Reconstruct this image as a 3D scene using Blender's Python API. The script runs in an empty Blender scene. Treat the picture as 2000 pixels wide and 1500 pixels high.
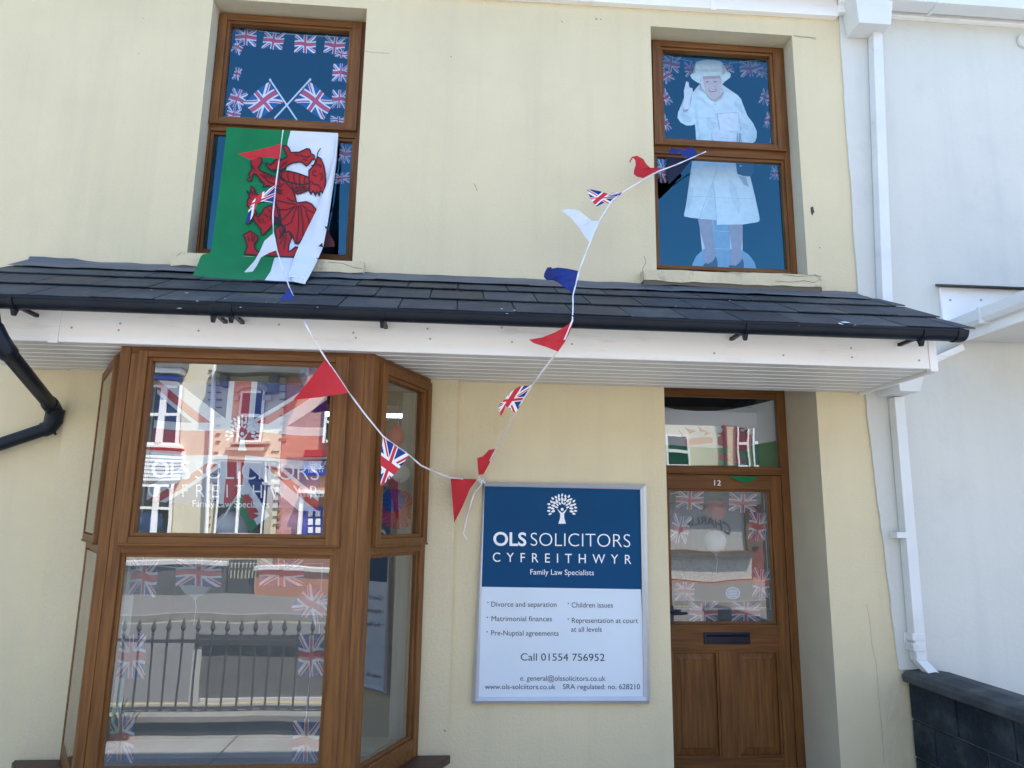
import bpy, bmesh, math, random
from mathutils import Vector, Matrix
from mathutils.geometry import tessellate_polygon
random.seed(7)
sc = bpy.context.scene
COL = sc.collection
rad = math.radians

# ------------------------------------------------------------------ camera
F = 1400.0                      # focal length in pixels of the 2000 px wide photograph
PITCH, YAW, ROLL = rad(10.776), rad(4.430), rad(0.791)
CAM = Vector((0, -4.7, 1.65))
_w = Vector((math.sin(YAW)*math.cos(PITCH), math.cos(YAW)*math.cos(PITCH), math.sin(PITCH)))
_r = Vector((math.cos(YAW), -math.sin(YAW), 0)); _u = _r.cross(_w)
AX = math.cos(ROLL)*_r + math.sin(ROLL)*_u
AY = -math.sin(ROLL)*_r + math.cos(ROLL)*_u
cd = bpy.data.cameras.new('camera'); cam = bpy.data.objects.new('camera', cd); COL.objects.link(cam)
cam.matrix_world = Matrix((( AX.x, AY.x, -_w.x, CAM.x), (AX.y, AY.y, -_w.y, CAM.y), (AX.z, AY.z, -_w.z, CAM.z), (0, 0, 0, 1)))
cd.sensor_fit = 'HORIZONTAL'; cd.sensor_width = 36; cd.lens = 36*F/2000
cd.clip_start = .02; cd.clip_end = 500
sc.camera = cam

# ------------------------------------------------------------------ light
SUN_EL, SUN_AZ = rad(62), rad(44)        # the sun stands high behind the house
wd = bpy.data.worlds.new('World'); sc.world = wd; wd.use_nodes = True
nt = wd.node_tree; bg = nt.nodes['Background']
sky = nt.nodes.new('ShaderNodeTexSky'); sky.sky_type = 'NISHITA'; sky.sun_disc = False
sky.sun_elevation = SUN_EL; sky.sun_rotation = SUN_AZ
sky.dust_density = .6; sky.ozone_density = 1.5
nt.links.new(sky.outputs[0], bg.inputs[0]); bg.inputs[1].default_value = .15
sd = bpy.data.lights.new('sun', 'SUN'); sd.energy = 4.8; sd.angle = rad(.5); sd.color = (1, .95, .87)
so = bpy.data.objects.new('sun', sd); COL.objects.link(so)
_s = Vector((math.sin(SUN_AZ)*math.cos(SUN_EL), math.cos(SUN_AZ)*math.cos(SUN_EL), math.sin(SUN_EL)))
so.rotation_euler = _s.to_track_quat('Z', 'Y').to_euler(); so.location = (0, 0, 20)
vs = sc.view_settings; vs.view_transform = 'Standard'; vs.look = 'None'; vs.gamma = 1; vs.use_curve_mapping = False
vs.exposure = 1.9
try:
    sc.cycles.max_bounces = 10; sc.cycles.transparent_max_bounces = 24; sc.cycles.use_denoising = True
    sc.cycles.sample_clamp_indirect = 6
except Exception: pass

# ------------------------------------------------------------------ measuring: where a sight line meets a real plane
def ray(px, py): return _w + AX*(px-1000)/F + AY*(750-py)/F
def at(px, py, Y=None, Z=None, X=None):
    d = ray(px, py)
    t = (Y-CAM.y)/d.y if Y is not None else (Z-CAM.z)/d.z if Z is not None else (X-CAM.x)/d.x
    return CAM + d*t
def ax(px, py, Y): return at(px, py, Y).x
def az(px, py, Y): return at(px, py, Y).z
def mir(px, py, y, Yg=-.72):             # a thing across the street, seen in a pane at depth Yg
    a = at(px, py, Y=2*Yg-y); return Vector((a.x, y, a.z))

# ------------------------------------------------------------------ materials
def lin(c): return tuple(((v/255)/12.92 if v/255 <= .04045 else ((v/255+.055)/1.055)**2.4) for v in c)
def node(t, typ, **kw):
    n = t.nodes.new(typ)
    for k, v in kw.items(): setattr(n, k, v)
    return n
def base(name, col, rough=.6, metal=0, spec=.5):
    m = bpy.data.materials.new(name); m.use_nodes = True
    b = m.node_tree.nodes['Principled BSDF']
    b.inputs['Base Color'].default_value = (*col, 1); b.inputs['Roughness'].default_value = rough
    b.inputs['Metallic'].default_value = metal; b.inputs['Specular IOR Level'].default_value = spec
    return m, m.node_tree, b
def noisy(name, c1, c2, scale=4, stretch=(1, 1, 1), rough=.7, bump=0, bscale=60, detail=6, spec=.4, c3=None, s3=.8, lo=.35, hi=.65, metal=0, lo3=.5, hi3=.75, bdist=.01, streak=None, grain=0):
    m, t, b = base(name, c1, rough, metal, spec)
    tc = node(t, 'ShaderNodeTexCoord'); mp = node(t, 'ShaderNodeMapping'); mp.inputs['Scale'].default_value = stretch
    t.links.new(tc.outputs['Object'], mp.inputs[0])
    n = node(t, 'ShaderNodeTexNoise'); n.inputs['Scale'].default_value = scale; n.inputs['Detail'].default_value = detail
    t.links.new(mp.outputs[0], n.inputs['Vector'])
    r = node(t, 'ShaderNodeValToRGB'); r.color_ramp.elements[0].position = lo; r.color_ramp.elements[1].position = hi
    r.color_ramp.elements[0].color = (*c1, 1); r.color_ramp.elements[1].color = (*c2, 1)
    t.links.new(n.outputs[0], r.inputs[0]); out = r.outputs[0]
    if c3:
        n3 = node(t, 'ShaderNodeTexNoise'); n3.inputs['Scale'].default_value = s3; n3.inputs['Detail'].default_value = 8
        n3.inputs['Roughness'].default_value = .65
        t.links.new(mp.outputs[0], n3.inputs['Vector'])
        r3 = node(t, 'ShaderNodeValToRGB'); r3.color_ramp.elements[0].position = lo3; r3.color_ramp.elements[1].position = hi3
        t.links.new(n3.outputs[0], r3.inputs[0])
        mx = node(t, 'ShaderNodeMix', data_type='RGBA'); t.links.new(r3.outputs[0], mx.inputs[0]); t.links.new(out, mx.inputs[6])
        mx.inputs[7].default_value = (*c3, 1); out = mx.outputs[2]
    if streak:
        m2 = node(t, 'ShaderNodeMapping'); m2.inputs['Scale'].default_value = (5, 5, .3); t.links.new(tc.outputs['Object'], m2.inputs[0])
        n4 = node(t, 'ShaderNodeTexNoise'); n4.inputs['Scale'].default_value = 1.3; n4.inputs['Detail'].default_value = 7; n4.inputs['Roughness'].default_value = .6
        t.links.new(m2.outputs[0], n4.inputs['Vector'])
        r4 = node(t, 'ShaderNodeValToRGB'); r4.color_ramp.elements[0].position = .5; r4.color_ramp.elements[1].position = .85; r4.color_ramp.elements[1].color = (.55, .55, .55, 1)
        t.links.new(n4.outputs[0], r4.inputs[0])
        mx = node(t, 'ShaderNodeMix', data_type='RGBA'); t.links.new(r4.outputs[0], mx.inputs[0]); t.links.new(out, mx.inputs[6]); mx.inputs[7].default_value = (*streak, 1); out = mx.outputs[2]
    if grain:
        n5 = node(t, 'ShaderNodeTexNoise'); n5.inputs['Scale'].default_value = 170; n5.inputs['Detail'].default_value = 3; t.links.new(tc.outputs['Object'], n5.inputs['Vector'])
        hs = node(t, 'ShaderNodeHueSaturation'); ma = node(t, 'ShaderNodeMath', operation='MULTIPLY_ADD'); t.links.new(n5.outputs[0], ma.inputs[0]); ma.inputs[1].default_value = grain; ma.inputs[2].default_value = 1-grain/2
        t.links.new(ma.outputs[0], hs.inputs['Value']); t.links.new(out, hs.inputs['Color']); out = hs.outputs[0]
    t.links.new(out, b.inputs['Base Color'])
    if bump:
        nb = node(t, 'ShaderNodeTexNoise'); nb.inputs['Scale'].default_value = bscale; nb.inputs['Detail'].default_value = 5
        t.links.new(mp.outputs[0], nb.inputs['Vector'])
        bp = node(t, 'ShaderNodeBump'); bp.inputs['Strength'].default_value = bump; bp.inputs['Distance'].default_value = bdist
        t.links.new(nb.outputs[0], bp.inputs['Height']); t.links.new(bp.outputs[0], b.inputs['Normal'])
    return m
def mul(c, k): return tuple(v*k for v in c)
M = {}
cream = (.70, .605, .40)
M['cream'] = noisy('cream_render', cream, mul(cream, .955), 1.6, rough=.88, bump=.32, bscale=55, c3=(.57, .50, .345), s3=.7, lo3=.52, hi3=.95, streak=(.57, .50, .345), grain=.22, spec=.25)
M['cream_sill'] = noisy('cream_sill_paint', mul(cream, .96), mul(cream, .84), 6, rough=.85, bump=.5, bscale=25, c3=(.2, .18, .13), s3=9, lo3=.58, hi3=.8)
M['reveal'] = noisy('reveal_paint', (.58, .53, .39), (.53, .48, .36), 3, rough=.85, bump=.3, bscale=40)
M['rough'] = noisy('rough_render', (.67, .585, .395), (.62, .54, .37), 5, rough=.9, bump=.9, bscale=20, c3=(.55, .48, .34), s3=6, lo3=.58, hi3=.85)
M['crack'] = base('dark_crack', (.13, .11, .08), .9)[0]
M['white_wall'] = noisy('white_masonry_paint', (.655, .655, .605), (.62, .625, .58), 1.5, rough=.8, spec=.2, bump=.16, bscale=30, c3=(.50, .51, .50), s3=1.4, lo3=.56, hi3=.9, streak=(.54, .55, .53), grain=.1)
W1, W2, W3 = (.215, .091, .024), (.135, .053, .016), (.075, .031, .012)
M['wood_v'] = noisy('timber_upright', W1, W2, 9, (6, 6, .35), rough=.5, spec=.25, bump=.12, bscale=30, c3=W3, s3=5, lo3=.5, hi3=.9)
M['wood_h'] = noisy('timber_crosswise', mul(W1, .92), W2, 9, (.35, 6, 6), rough=.5, spec=.25, bump=.12, bscale=30, c3=W3, s3=5, lo3=.5, hi3=.9)
M['wood_dark'] = noisy('dark_timber', (.085, .045, .03), (.055, .03, .022), 8, (.4, 5, 5), rough=.5, bump=.1)
M['groove'] = base('timber_joint', (.03, .014, .008), .8)[0]
M['slate'] = noisy('roof_slate', (.032, .040, .050), (.020, .026, .034), 3.5, rough=.62, spec=.3, bump=.6, bscale=26, c3=(.075, .088, .085), s3=4.5, lo3=.5, hi3=.8)
M['slate_b'] = noisy('roof_slate_pale', (.046, .056, .066), (.030, .038, .047), 3.5, rough=.62, spec=.3, bump=.6, bscale=26, c3=(.11, .12, .105), s3=4.5, lo3=.5, hi3=.8)
M['slate_c'] = noisy('roof_slate_dark', (.020, .026, .034), (.014, .019, .026), 3.5, rough=.55, spec=.3, bump=.6, bscale=22, c3=(.05, .06, .06), s3=3, lo3=.5, hi3=.8)
M['lead'] = noisy('lead_flashing', (.085, .10, .125), (.055, .068, .09), 3, (.6, 3, 3), rough=.5, bump=.3, bscale=14, c3=(.17, .18, .2), s3=2, lo3=.5, hi3=.85)
M['dropping'] = base('bird_dropping', (.75, .76, .74), .8)[0]
M['black'] = noisy('black_plastic', (.004, .008, .016), (.009, .013, .021), 6, rough=.42, spec=.25)
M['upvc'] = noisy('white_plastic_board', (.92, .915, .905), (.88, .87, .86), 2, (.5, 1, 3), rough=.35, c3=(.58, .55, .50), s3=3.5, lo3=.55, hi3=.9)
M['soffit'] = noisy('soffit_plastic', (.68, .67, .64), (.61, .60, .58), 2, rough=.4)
M['screw'] = base('screw_cap', (.35, .34, .33), .6)[0]
M['pipe_white'] = noisy('white_pipe_plastic', (.74, .76, .76), (.68, .70, .70), 3, rough=.4, c3=(.4, .4, .38), s3=4, lo3=.6, hi3=.85)
M['alu'] = noisy('silver_frame', (.56, .57, .60), (.50, .51, .55), 3, rough=.38, metal=.35)
M['sign_blue'] = noisy('sign_blue', (0.0, .062, .17), (0.0, .055, .15), 1.5, rough=.4, spec=.12)
M['sign_white'] = noisy('sign_white', (.68, .76, .84), (.64, .72, .80), 1.5, rough=.3, spec=.3)
M['ink'] = base('sign_ink', (.018, .026, .05), .4)[0]
M['letter'] = base('sign_letter_white', (.86, .88, .90), .4)[0]
M['etch'] = base('lettering', (.80, .82, .82), .5)[0]
M['red'] = noisy('red_cloth', lin((196, 48, 56)), lin((180, 34, 44)), 3, rough=.8)
M['white'] = noisy('white_cloth', (.68, .72, .80), (.62, .66, .75), 3, rough=.8)
M['navy'] = noisy('navy_cloth', lin((22, 48, 128)), lin((14, 34, 100)), 3, rough=.75)
M['navy_d'] = noisy('dark_navy_cloth', lin((14, 26, 62)), lin((10, 18, 44)), 3, rough=.75)
M['green'] = noisy('green_cloth', lin((0, 124, 72)), lin((0, 112, 64)), 3, rough=.8)
M['d_red'] = noisy('emblem_red', lin((178, 38, 40)), lin((164, 30, 34)), 3, rough=.8)
M['d_black'] = base('emblem_black', (.02, .016, .022), .8)[0]
M['d_dark'] = base('emblem_reverse', lin((76, 28, 34)), .8)[0]
M['cord'] = base('white_ribbon', (.80, .80, .86), .7)[0]
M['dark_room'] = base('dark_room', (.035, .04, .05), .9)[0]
M['room'] = noisy('room_wall', (.30, .31, .29), (.27, .28, .27), 1, rough=.9)
M['curtain'] = noisy('pale_blind', (.55, .55, .52), (.45, .45, .43), 3, (8, 8, .3), rough=.9)
M['bal_red'] = base('red_balloon', lin((205, 50, 48)), .25)[0]
M['bal_white'] = base('white_balloon', (.75, .77, .80), .25)[0]
M['bal_lilac'] = base('lilac_balloon', lin((190, 150, 190)), .25)[0]
M['bal_blue'] = base('blue_balloon', lin((110, 150, 205)), .25)[0]
M['paper_blue'] = base('blue_paper', lin((20, 60, 150)), .8)[0]
M['paper_red'] = base('red_paper', lin((200, 40, 50)), .8)[0]
M['paper_white'] = base('white_paper', (.75, .75, .73), .8)[0]
M['sticker'] = base('blue_sticker', lin((90, 160, 205)), .5)[0]
M['black_metal'] = base('black_ironmongery', (.012, .014, .03), .3, .3)[0]
M['block'] = noisy('dark_block', (.030, .040, .050), (.015, .021, .029), 4, rough=.95, spec=.2, bump=1, bscale=22, c3=(.085, .098, .095), s3=5, lo3=.48, hi3=.78, bdist=.03, grain=.5)
M['mortar'] = noisy('dark_mortar', (.10, .11, .105), (.05, .058, .062), 9, rough=.95, bump=.8, bscale=30)
M['coping'] = noisy('weathered_coping', (.075, .083, .083), (.04, .046, .05), 6, rough=.9, bump=.7, bscale=18, c3=(.14, .145, .12), s3=5, lo3=.55, hi3=.8)
# the street
M['asphalt'] = noisy('asphalt', (.185, .185, .18), (.145, .145, .145), 30, rough=.9, bump=.4, bscale=120)
M['tarmac_path'] = noisy('pavement_tarmac', (.22, .217, .21), (.18, .18, .178), 12, rough=.9, bump=.4, bscale=90)
M['flag_stone'] = noisy('paving_slab', (.34, .335, .32), (.27, .265, .25), 3, rough=.9, bump=.4, bscale=40)
M['kerb'] = noisy('kerb_stone', (.34, .33, .30), (.26, .25, .23), 4, rough=.9)
M['yellow'] = base('yellow_paint', (.50, .43, .22), .8)[0]
M['iron'] = base('black_iron', (.075, .08, .082), .6)[0]
M['a_cream'] = noisy('far_cream_render', (.62, .58, .44), (.56, .53, .41), 1, rough=.9)
M['a_white'] = base('far_white_paint', (.78, .78, .76), .6)[0]
M['a_dark'] = base('far_dark_glass', (.02, .03, .04), .1)[0]
M['a_stone'] = noisy('far_stone', (.50, .47, .38), (.42, .40, .33), 3, rough=.9)
M['a_red'] = base('far_red_paint', lin((150, 40, 45)), .6)[0]
M['a_blue'] = base('far_blue_paint', lin((30, 60, 150)), .5)[0]
M['a_orange'] = noisy('far_orange_render', lin((200, 146, 122)), lin((190, 136, 112)), 1.5, rough=.9)
M['a_pebble'] = noisy('far_roughcast', (.72, .71, .66), (.40, .39, .36), 28, rough=.95, lo=.4, hi=.7)
M['a_grey'] = noisy('far_grey_wall', (.16, .165, .16), (.11, .115, .11), 3, rough=.9)
M['a_brown'] = base('far_brown_timber', (.17, .11, .06), .6)[0]
M['leaf'] = noisy('leaves', (.06, .12, .03), (.1, .16, .04), 20, rough=.7)

def brick(name, c1, c2, mort, scale=1.0):
    m, t, b = base(name, c1, .9)
    tc = node(t, 'ShaderNodeTexCoord'); mp = node(t, 'ShaderNodeMapping'); mp.inputs['Rotation'].default_value = (rad(90), 0, 0)
    t.links.new(tc.outputs['Object'], mp.inputs[0])
    br = node(t, 'ShaderNodeTexBrick'); br.inputs['Scale'].default_value = scale
    br.inputs['Color1'].default_value = (*c1, 1); br.inputs['Color2'].default_value = (*c2, 1); br.inputs['Mortar'].default_value = (*mort, 1)
    br.inputs['Brick Width'].default_value = .22; br.inputs['Row Height'].default_value = .075; br.inputs['Mortar Size'].default_value = .006
    t.links.new(mp.outputs[0], br.inputs[0]); t.links.new(br.outputs[0], b.inputs['Base Color'])
    return m
M['brick'] = brick('far_orange_brick', lin((190, 140, 120)), lin((176, 126, 108)), lin((170, 130, 112)))
M['brick_red'] = brick('far_red_brick', lin((150, 82, 70)), lin((130, 68, 58)), lin((130, 110, 100)))

def glass_mat(name, refl, tint=(1, 1, 1), wave=.5, coat=(1, 1, 1), dust=0):
    m = bpy.data.materials.new(name); m.use_nodes = True; t = m.node_tree
    for n in list(t.nodes): t.nodes.remove(n)
    o = node(t, 'ShaderNodeOutputMaterial'); mx = node(t, 'ShaderNodeMixShader')
    tr = node(t, 'ShaderNodeBsdfTransparent'); tr.inputs[0].default_value = (*tint, 1)
    gl = node(t, 'ShaderNodeBsdfGlossy'); gl.inputs['Roughness'].default_value = .004; gl.inputs['Color'].default_value = (*coat, 1)
    lw = node(t, 'ShaderNodeLayerWeight'); lw.inputs[0].default_value = .5
    pw = node(t, 'ShaderNodeMath', operation='POWER'); t.links.new(lw.outputs['Facing'], pw.inputs[0]); pw.inputs[1].default_value = 4
    ma = node(t, 'ShaderNodeMath', operation='MULTIPLY_ADD', use_clamp=True); t.links.new(pw.outputs[0], ma.inputs[0]); ma.inputs[1].default_value = .6; ma.inputs[2].default_value = refl
    t.links.new(ma.outputs[0], mx.inputs[0]); t.links.new(tr.outputs[0], mx.inputs[1]); t.links.new(gl.outputs[0], mx.inputs[2])
    if dust:
        df_ = node(t, 'ShaderNodeBsdfDiffuse'); df_.inputs[0].default_value = (.6, .64, .64, 1); m2 = node(t, 'ShaderNodeMixShader'); m2.inputs[0].default_value = dust
        t.links.new(mx.outputs[0], m2.inputs[1]); t.links.new(df_.outputs[0], m2.inputs[2]); t.links.new(m2.outputs[0], o.inputs[0])
    else: t.links.new(mx.outputs[0], o.inputs[0])
    tc = node(t, 'ShaderNodeTexCoord'); n = node(t, 'ShaderNodeTexNoise'); n.inputs['Scale'].default_value = 2.2; n.inputs['Detail'].default_value = 1
    t.links.new(tc.outputs['Object'], n.inputs['Vector'])
    bp = node(t, 'ShaderNodeBump'); bp.inputs['Strength'].default_value = wave; bp.inputs['Distance'].default_value = .0035
    t.links.new(n.outputs[0], bp.inputs['Height']); t.links.new(bp.outputs[0], gl.inputs['Normal'])
    return m
M['glass'] = glass_mat('window_glass', .30, (.94, .97, .98), .28)
M['glass_low'] = glass_mat('lower_bay_glass', .18, (.64, .69, .70), .34, dust=.085)
M['glass_side'] = glass_mat('side_bay_glass', .16, (.80, .85, .86), .2)
M['glass_door'] = glass_mat('door_glass', .17, (.74, .78, .78), .4, dust=.10)
M['glass_top'] = glass_mat('transom_glass', .21, (.85, .88, .88), .3)
M['glass_up'] = glass_mat('upstairs_glass', .115, (.90, .96, 1), .25, (.26, .72, 1))

def uj_mat(name, k=1.0):
    m, t, b = base(name, (1, 1, 1), .8)
    def mt(op, a, c=None):
        n = node(t, 'ShaderNodeMath', operation=op)
        for i, v in enumerate((a, c)):
            if v is None: continue
            if isinstance(v, (int, float)): n.inputs[i].default_value = v
            else: t.links.new(v, n.inputs[i])
        return n.outputs[0]
    tc = node(t, 'ShaderNodeTexCoord'); sp = node(t, 'ShaderNodeSeparateXYZ'); t.links.new(tc.outputs['UV'], sp.inputs[0])
    X = mt('MULTIPLY', mt('SUBTRACT', sp.outputs[0], .5), 2.0); Y = mt('SUBTRACT', sp.outputs[1], .5)
    aX, aY = mt('ABSOLUTE', X), mt('ABSOLUTE', Y)
    s = mt('MULTIPLY', mt('SUBTRACT', aY, mt('MULTIPLY', aX, .5)), .894)
    sg = mt('MULTIPLY', s, mt('SIGN', mt('MULTIPLY', X, Y)))
    wd_ = mt('LESS_THAN', mt('ABSOLUTE', s), .1)
    rd_ = mt('MULTIPLY', mt('GREATER_THAN', sg, 0.0), mt('LESS_THAN', sg, .067))
    mn = mt('MINIMUM', aX, aY)
    wc, rc = mt('LESS_THAN', mn, .167), mt('LESS_THAN', mn, .1)
    blue, white, red = mul(lin((26, 52, 128)), k), mul((.80, .82, .86), k), mul(lin((200, 42, 56)), k)
    cur = None
    for fac, c in ((wd_, white), (rd_, red), (wc, white), (rc, red)):
        mx = node(t, 'ShaderNodeMix', data_type='RGBA'); t.links.new(fac, mx.inputs[0])
        if cur is None: mx.inputs[6].default_value = (*blue, 1)
        else: t.links.new(cur, mx.inputs[6])
        mx.inputs[7].default_value = (*c, 1); cur = mx.outputs[2]
    t.links.new(cur, b.inputs['Base Color'])
    return m
M['uj'] = uj_mat('union_flag_cloth')

# ------------------------------------------------------------------ mesh builders
class MB:
    def __init__(s): s.v, s.f, s.m, s.uv = [], [], [], {}
    def add(s, pts, faces, m=0, uvs=None):
        o = len(s.v); s.v += [tuple(p) for p in pts]
        for k, f in enumerate(faces):
            s.f.append([o+i for i in f]); s.m.append(m)
        if uvs:
            for i, q in enumerate(uvs): s.uv[o+i] = q
        return s
    def poly(s, pts, m=0, uvs=None): return s.add(pts, [list(range(len(pts)))], m, uvs)
    def box(s, x0, x1, y0, y1, z0, z1, m=0):
        P = [(x, y, z) for z in (z0, z1) for y in (y0, y1) for x in (x0, x1)]
        return s.add(P, [(0, 2, 3, 1), (4, 5, 7, 6), (0, 1, 5, 4), (2, 6, 7, 3), (0, 4, 6, 2), (1, 3, 7, 5)], m)
    def hexa(s, a, b, m=0):              # two matching quads
        return s.add(list(a)+list(b), [(0, 1, 2, 3), (7, 6, 5, 4), (0, 4, 5, 1), (1, 5, 6, 2), (2, 6, 7, 3), (3, 7, 4, 0)], m)
    def prism(s, pts, vec, m=0):
        n = len(pts); vec = Vector(vec); q = [Vector(p)+vec for p in pts]
        return s.add(list(pts)+q, [list(range(n)), list(range(2*n-1, n-1, -1))]+[(i, n+i, n+(i+1) % n, (i+1) % n) for i in range(n)], m)
    def tube(s, path, r, n=12, m=0, caps=True):
        path = [Vector(p) for p in path]; rs = r if isinstance(r, (list, tuple)) else [r]*len(path)
        pts = []; prev = None
        for i, p in enumerate(path):
            d = (path[min(i+1, len(path)-1)]-path[max(i-1, 0)]).normalized()
            if prev is None:
                a = d.orthogonal().normalized()
            else:
                a = (prev-d*prev.dot(d)).normalized()
            prev = a; b = d.cross(a)
            pts += [p+(a*math.cos(2*math.pi*k/n)+b*math.sin(2*math.pi*k/n))*rs[i] for k in range(n)]
        fs = [(i*n+k, i*n+(k+1) % n, (i+1)*n+(k+1) % n, (i+1)*n+k) for i in range(len(path)-1) for k in range(n)]
        if caps: fs += [list(range(n-1, -1, -1)), [(len(path)-1)*n+k for k in range(n)]]
        return s.add(pts, fs, m)
    def lathe(s, c, prof, n=20, m=0, axis='z'):
        pts = []; c = Vector(c)
        for r, h in prof:
            for k in range(n):
                a = 2*math.pi*k/n
                d = Vector((r*math.cos(a), r*math.sin(a), h)) if axis == 'z' else Vector((r*math.cos(a), h, r*math.sin(a))) if axis == 'y' else Vector((h, r*math.cos(a), r*math.sin(a)))
                pts.append(c+d)
        L = len(prof)
        fs = [(i*n+k, i*n+(k+1) % n, (i+1)*n+(k+1) % n, (i+1)*n+k) for i in range(L-1) for k in range(n)]
        fs += [list(range(n-1, -1, -1)), [(L-1)*n+k for k in range(n)]]
        return s.add(pts, fs, m)
    def build(s, name, mats, parent=None, smooth=False, bevel=0, normals=True):
        me = bpy.data.meshes.new(name); me.from_pydata(s.v, [], s.f)
        for x in (mats if isinstance(mats, (list, tuple)) else [mats]): me.materials.append(M[x])
        me.polygons.foreach_set('material_index', s.m)
        if s.uv:
            ul = me.uv_layers.new(name='UVMap')
            for l in me.loops: ul.data[l.index].uv = s.uv.get(l.vertex_index, (0, 0))
        me.update()
        if normals:
            bm = bmesh.new(); bm.from_mesh(me); bmesh.ops.recalc_face_normals(bm, faces=bm.faces); bm.to_mesh(me); bm.free()
        if smooth:
            me.polygons.foreach_set('use_smooth', [True]*len(me.polygons))
        o = bpy.data.objects.new(name, me); COL.objects.link(o)
        if smooth and smooth != 'all':
            try: me.set_sharp_from_angle(angle=rad(40))
            except Exception: pass
        if bevel:
            md = o.modifiers.new('edge', 'BEVEL'); md.width = bevel; md.segments = 2; md.limit_method = 'ANGLE'; md.angle_limit = rad(50)
        if parent: adopt(o, parent)
        return o
def adopt(o, parent):
    o.parent = parent; o.matrix_parent_inverse = parent_world(parent).inverted()
def parent_world(p):
    mw = Matrix.Translation(p.location) @ p.rotation_euler.to_matrix().to_4x4()
    return (parent_world(p.parent) @ p.matrix_parent_inverse @ mw) if p.parent else mw
def tag(o, label=None, cat=None, group=None, kind=None):
    if label: o['label'] = label
    if cat: o['category'] = cat
    if group: o['group'] = group
    if kind: o['kind'] = kind
    return o
def thing(name, label, cat, loc=(0, 0, 0), group=None):
    o = bpy.data.objects.new(name, None); COL.objects.link(o); o.location = loc; o.empty_display_size = .1
    return tag(o, label, cat, group)

_txt = {}
def text_mesh(s, off=0.0, space=1.0):
    k = (s, off, space)
    if k in _txt: return _txt[k]
    cu = bpy.data.curves.new('t', 'FONT'); cu.body = s; cu.size = 1; cu.offset = off; cu.space_character = space; cu.resolution_u = 5
    o = bpy.data.objects.new('t', cu); COL.objects.link(o)
    dg = bpy.context.evaluated_depsgraph_get(); dg.update()
    e = o.evaluated_get(dg); me = e.to_mesh()
    vs_ = [(v.co.x, v.co.y) for v in me.vertices]; fs = [list(p.vertices) for p in me.polygons]
    e.to_mesh_clear(); bpy.data.objects.remove(o); bpy.data.curves.remove(cu)
    x0 = min(p[0] for p in vs_); x1 = max(p[0] for p in vs_)
    _txt[k] = ([(p[0]-x0, p[1]) for p in vs_], fs, x1-x0)
    return _txt[k]
def put_text(mb, s, p0, p1, cap, to3, m=0, off=0.0, space=1.0):
    """lettering laid from p0 to p1 (baseline, in picture pixels), cap height in pixels; to3 lays it on its real surface"""
    vs_, fs, w = text_mesh(s, off, space)
    ch = .729
    dx, dy = (p1[0]-p0[0])/w, (p1[1]-p0[1])/w
    pts = [to3(p0[0]+x*dx, p0[1]+x*dy-y/ch*cap) for x, y in vs_]
    mb.add(pts, fs, m)

def ngon(mb, pts2, to3, m=0):
    """a flat shape with any outline, triangulated"""
    tri = tessellate_polygon([[Vector((p[0], p[1], 0)) for p in pts2]])
    mb.add([to3(*p) for p in pts2], [list(t) for t in tri], m)
def stroke(mb, pts, w, to3, m=0, closed=False):
    pts = [Vector((p[0], p[1])) for p in pts]; n = len(pts); L, R_ = [], []
    for i in range(n):
        a = pts[(i-1) % n] if (closed or i > 0) else pts[i]
        b = pts[(i+1) % n] if (closed or i < n-1) else pts[i]
        d1 = (pts[i]-a); d2 = (b-pts[i])
        d = (d1.normalized() if d1.length else Vector((0, 0)))+(d2.normalized() if d2.length else Vector((0, 0)))
        if d.length < 1e-4: d = d1 if d1.length else d2
        d.normalize(); nn = Vector((-d.y, d.x))*w/2
        L.append(pts[i]+nn); R_.append(pts[i]-nn)
    o = [to3(*p) for p in L]+[to3(*p) for p in R_]
    mb.add(o, [(i, (i+1) % n, n+(i+1) % n, n+i) for i in range(n if closed else n-1)], m)

# ------------------------------------------------------------------ window building, on a plane (u along, v up, n outward)
class Plane:
    def __init__(s, O, U, N): s.O, s.U, s.N = Vector(O), Vector(U).normalized(), Vector(N).normalized()
    def p(s, u, v, n=0): return s.O+s.U*u+Vector((0, 0, 1))*v+s.N*n
    def uv(s, px, py, n=0):
        d = ray(px, py); q = s.O+s.N*n
        x = CAM+d*((q-CAM).dot(s.N)/d.dot(s.N))
        return (x-s.O).dot(s.U), x.z
    def box(s, mb, u0, u1, v0, v1, n0, n1, m=0):
        mb.hexa([s.p(u0, v0, n1), s.p(u1, v0, n1), s.p(u1, v1, n1), s.p(u0, v1, n1)], [s.p(u0, v0, n0), s.p(u1, v0, n0), s.p(u1, v1, n0), s.p(u0, v1, n0)], m)
    def ring(s, mb, o, i, n0, n1, mv=0, mh=1):
        (a, b, c, d), (e, f, g, h) = o, i      # u0,u1,v0,v1
        s.box(mb, a, e, c, d, n0, n1, mv); s.box(mb, f, b, c, d, n0, n1, mv)
        s.box(mb, e, f, c, g, n0, n1-.0012, mh); s.box(mb, e, f, h, d, n0, n1-.0012, mh)
    def pane(s, name, i, n, parent, mat='glass', lean=0):
        e, f, g, h = i
        mb = MB().poly([s.p(e-.01, g-.01, n+lean), s.p(f+.01, g-.01, n+lean), s.p(f+.01, h+.01, n), s.p(e-.01, h+.01, n)])
        return mb.build(name, mat, parent, normals=False)
WOOD = ['wood_v', 'wood_h', 'groove']
FAC = Plane((0, 0, 0), (1, 0, 0), (0, -1, 0))

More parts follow.
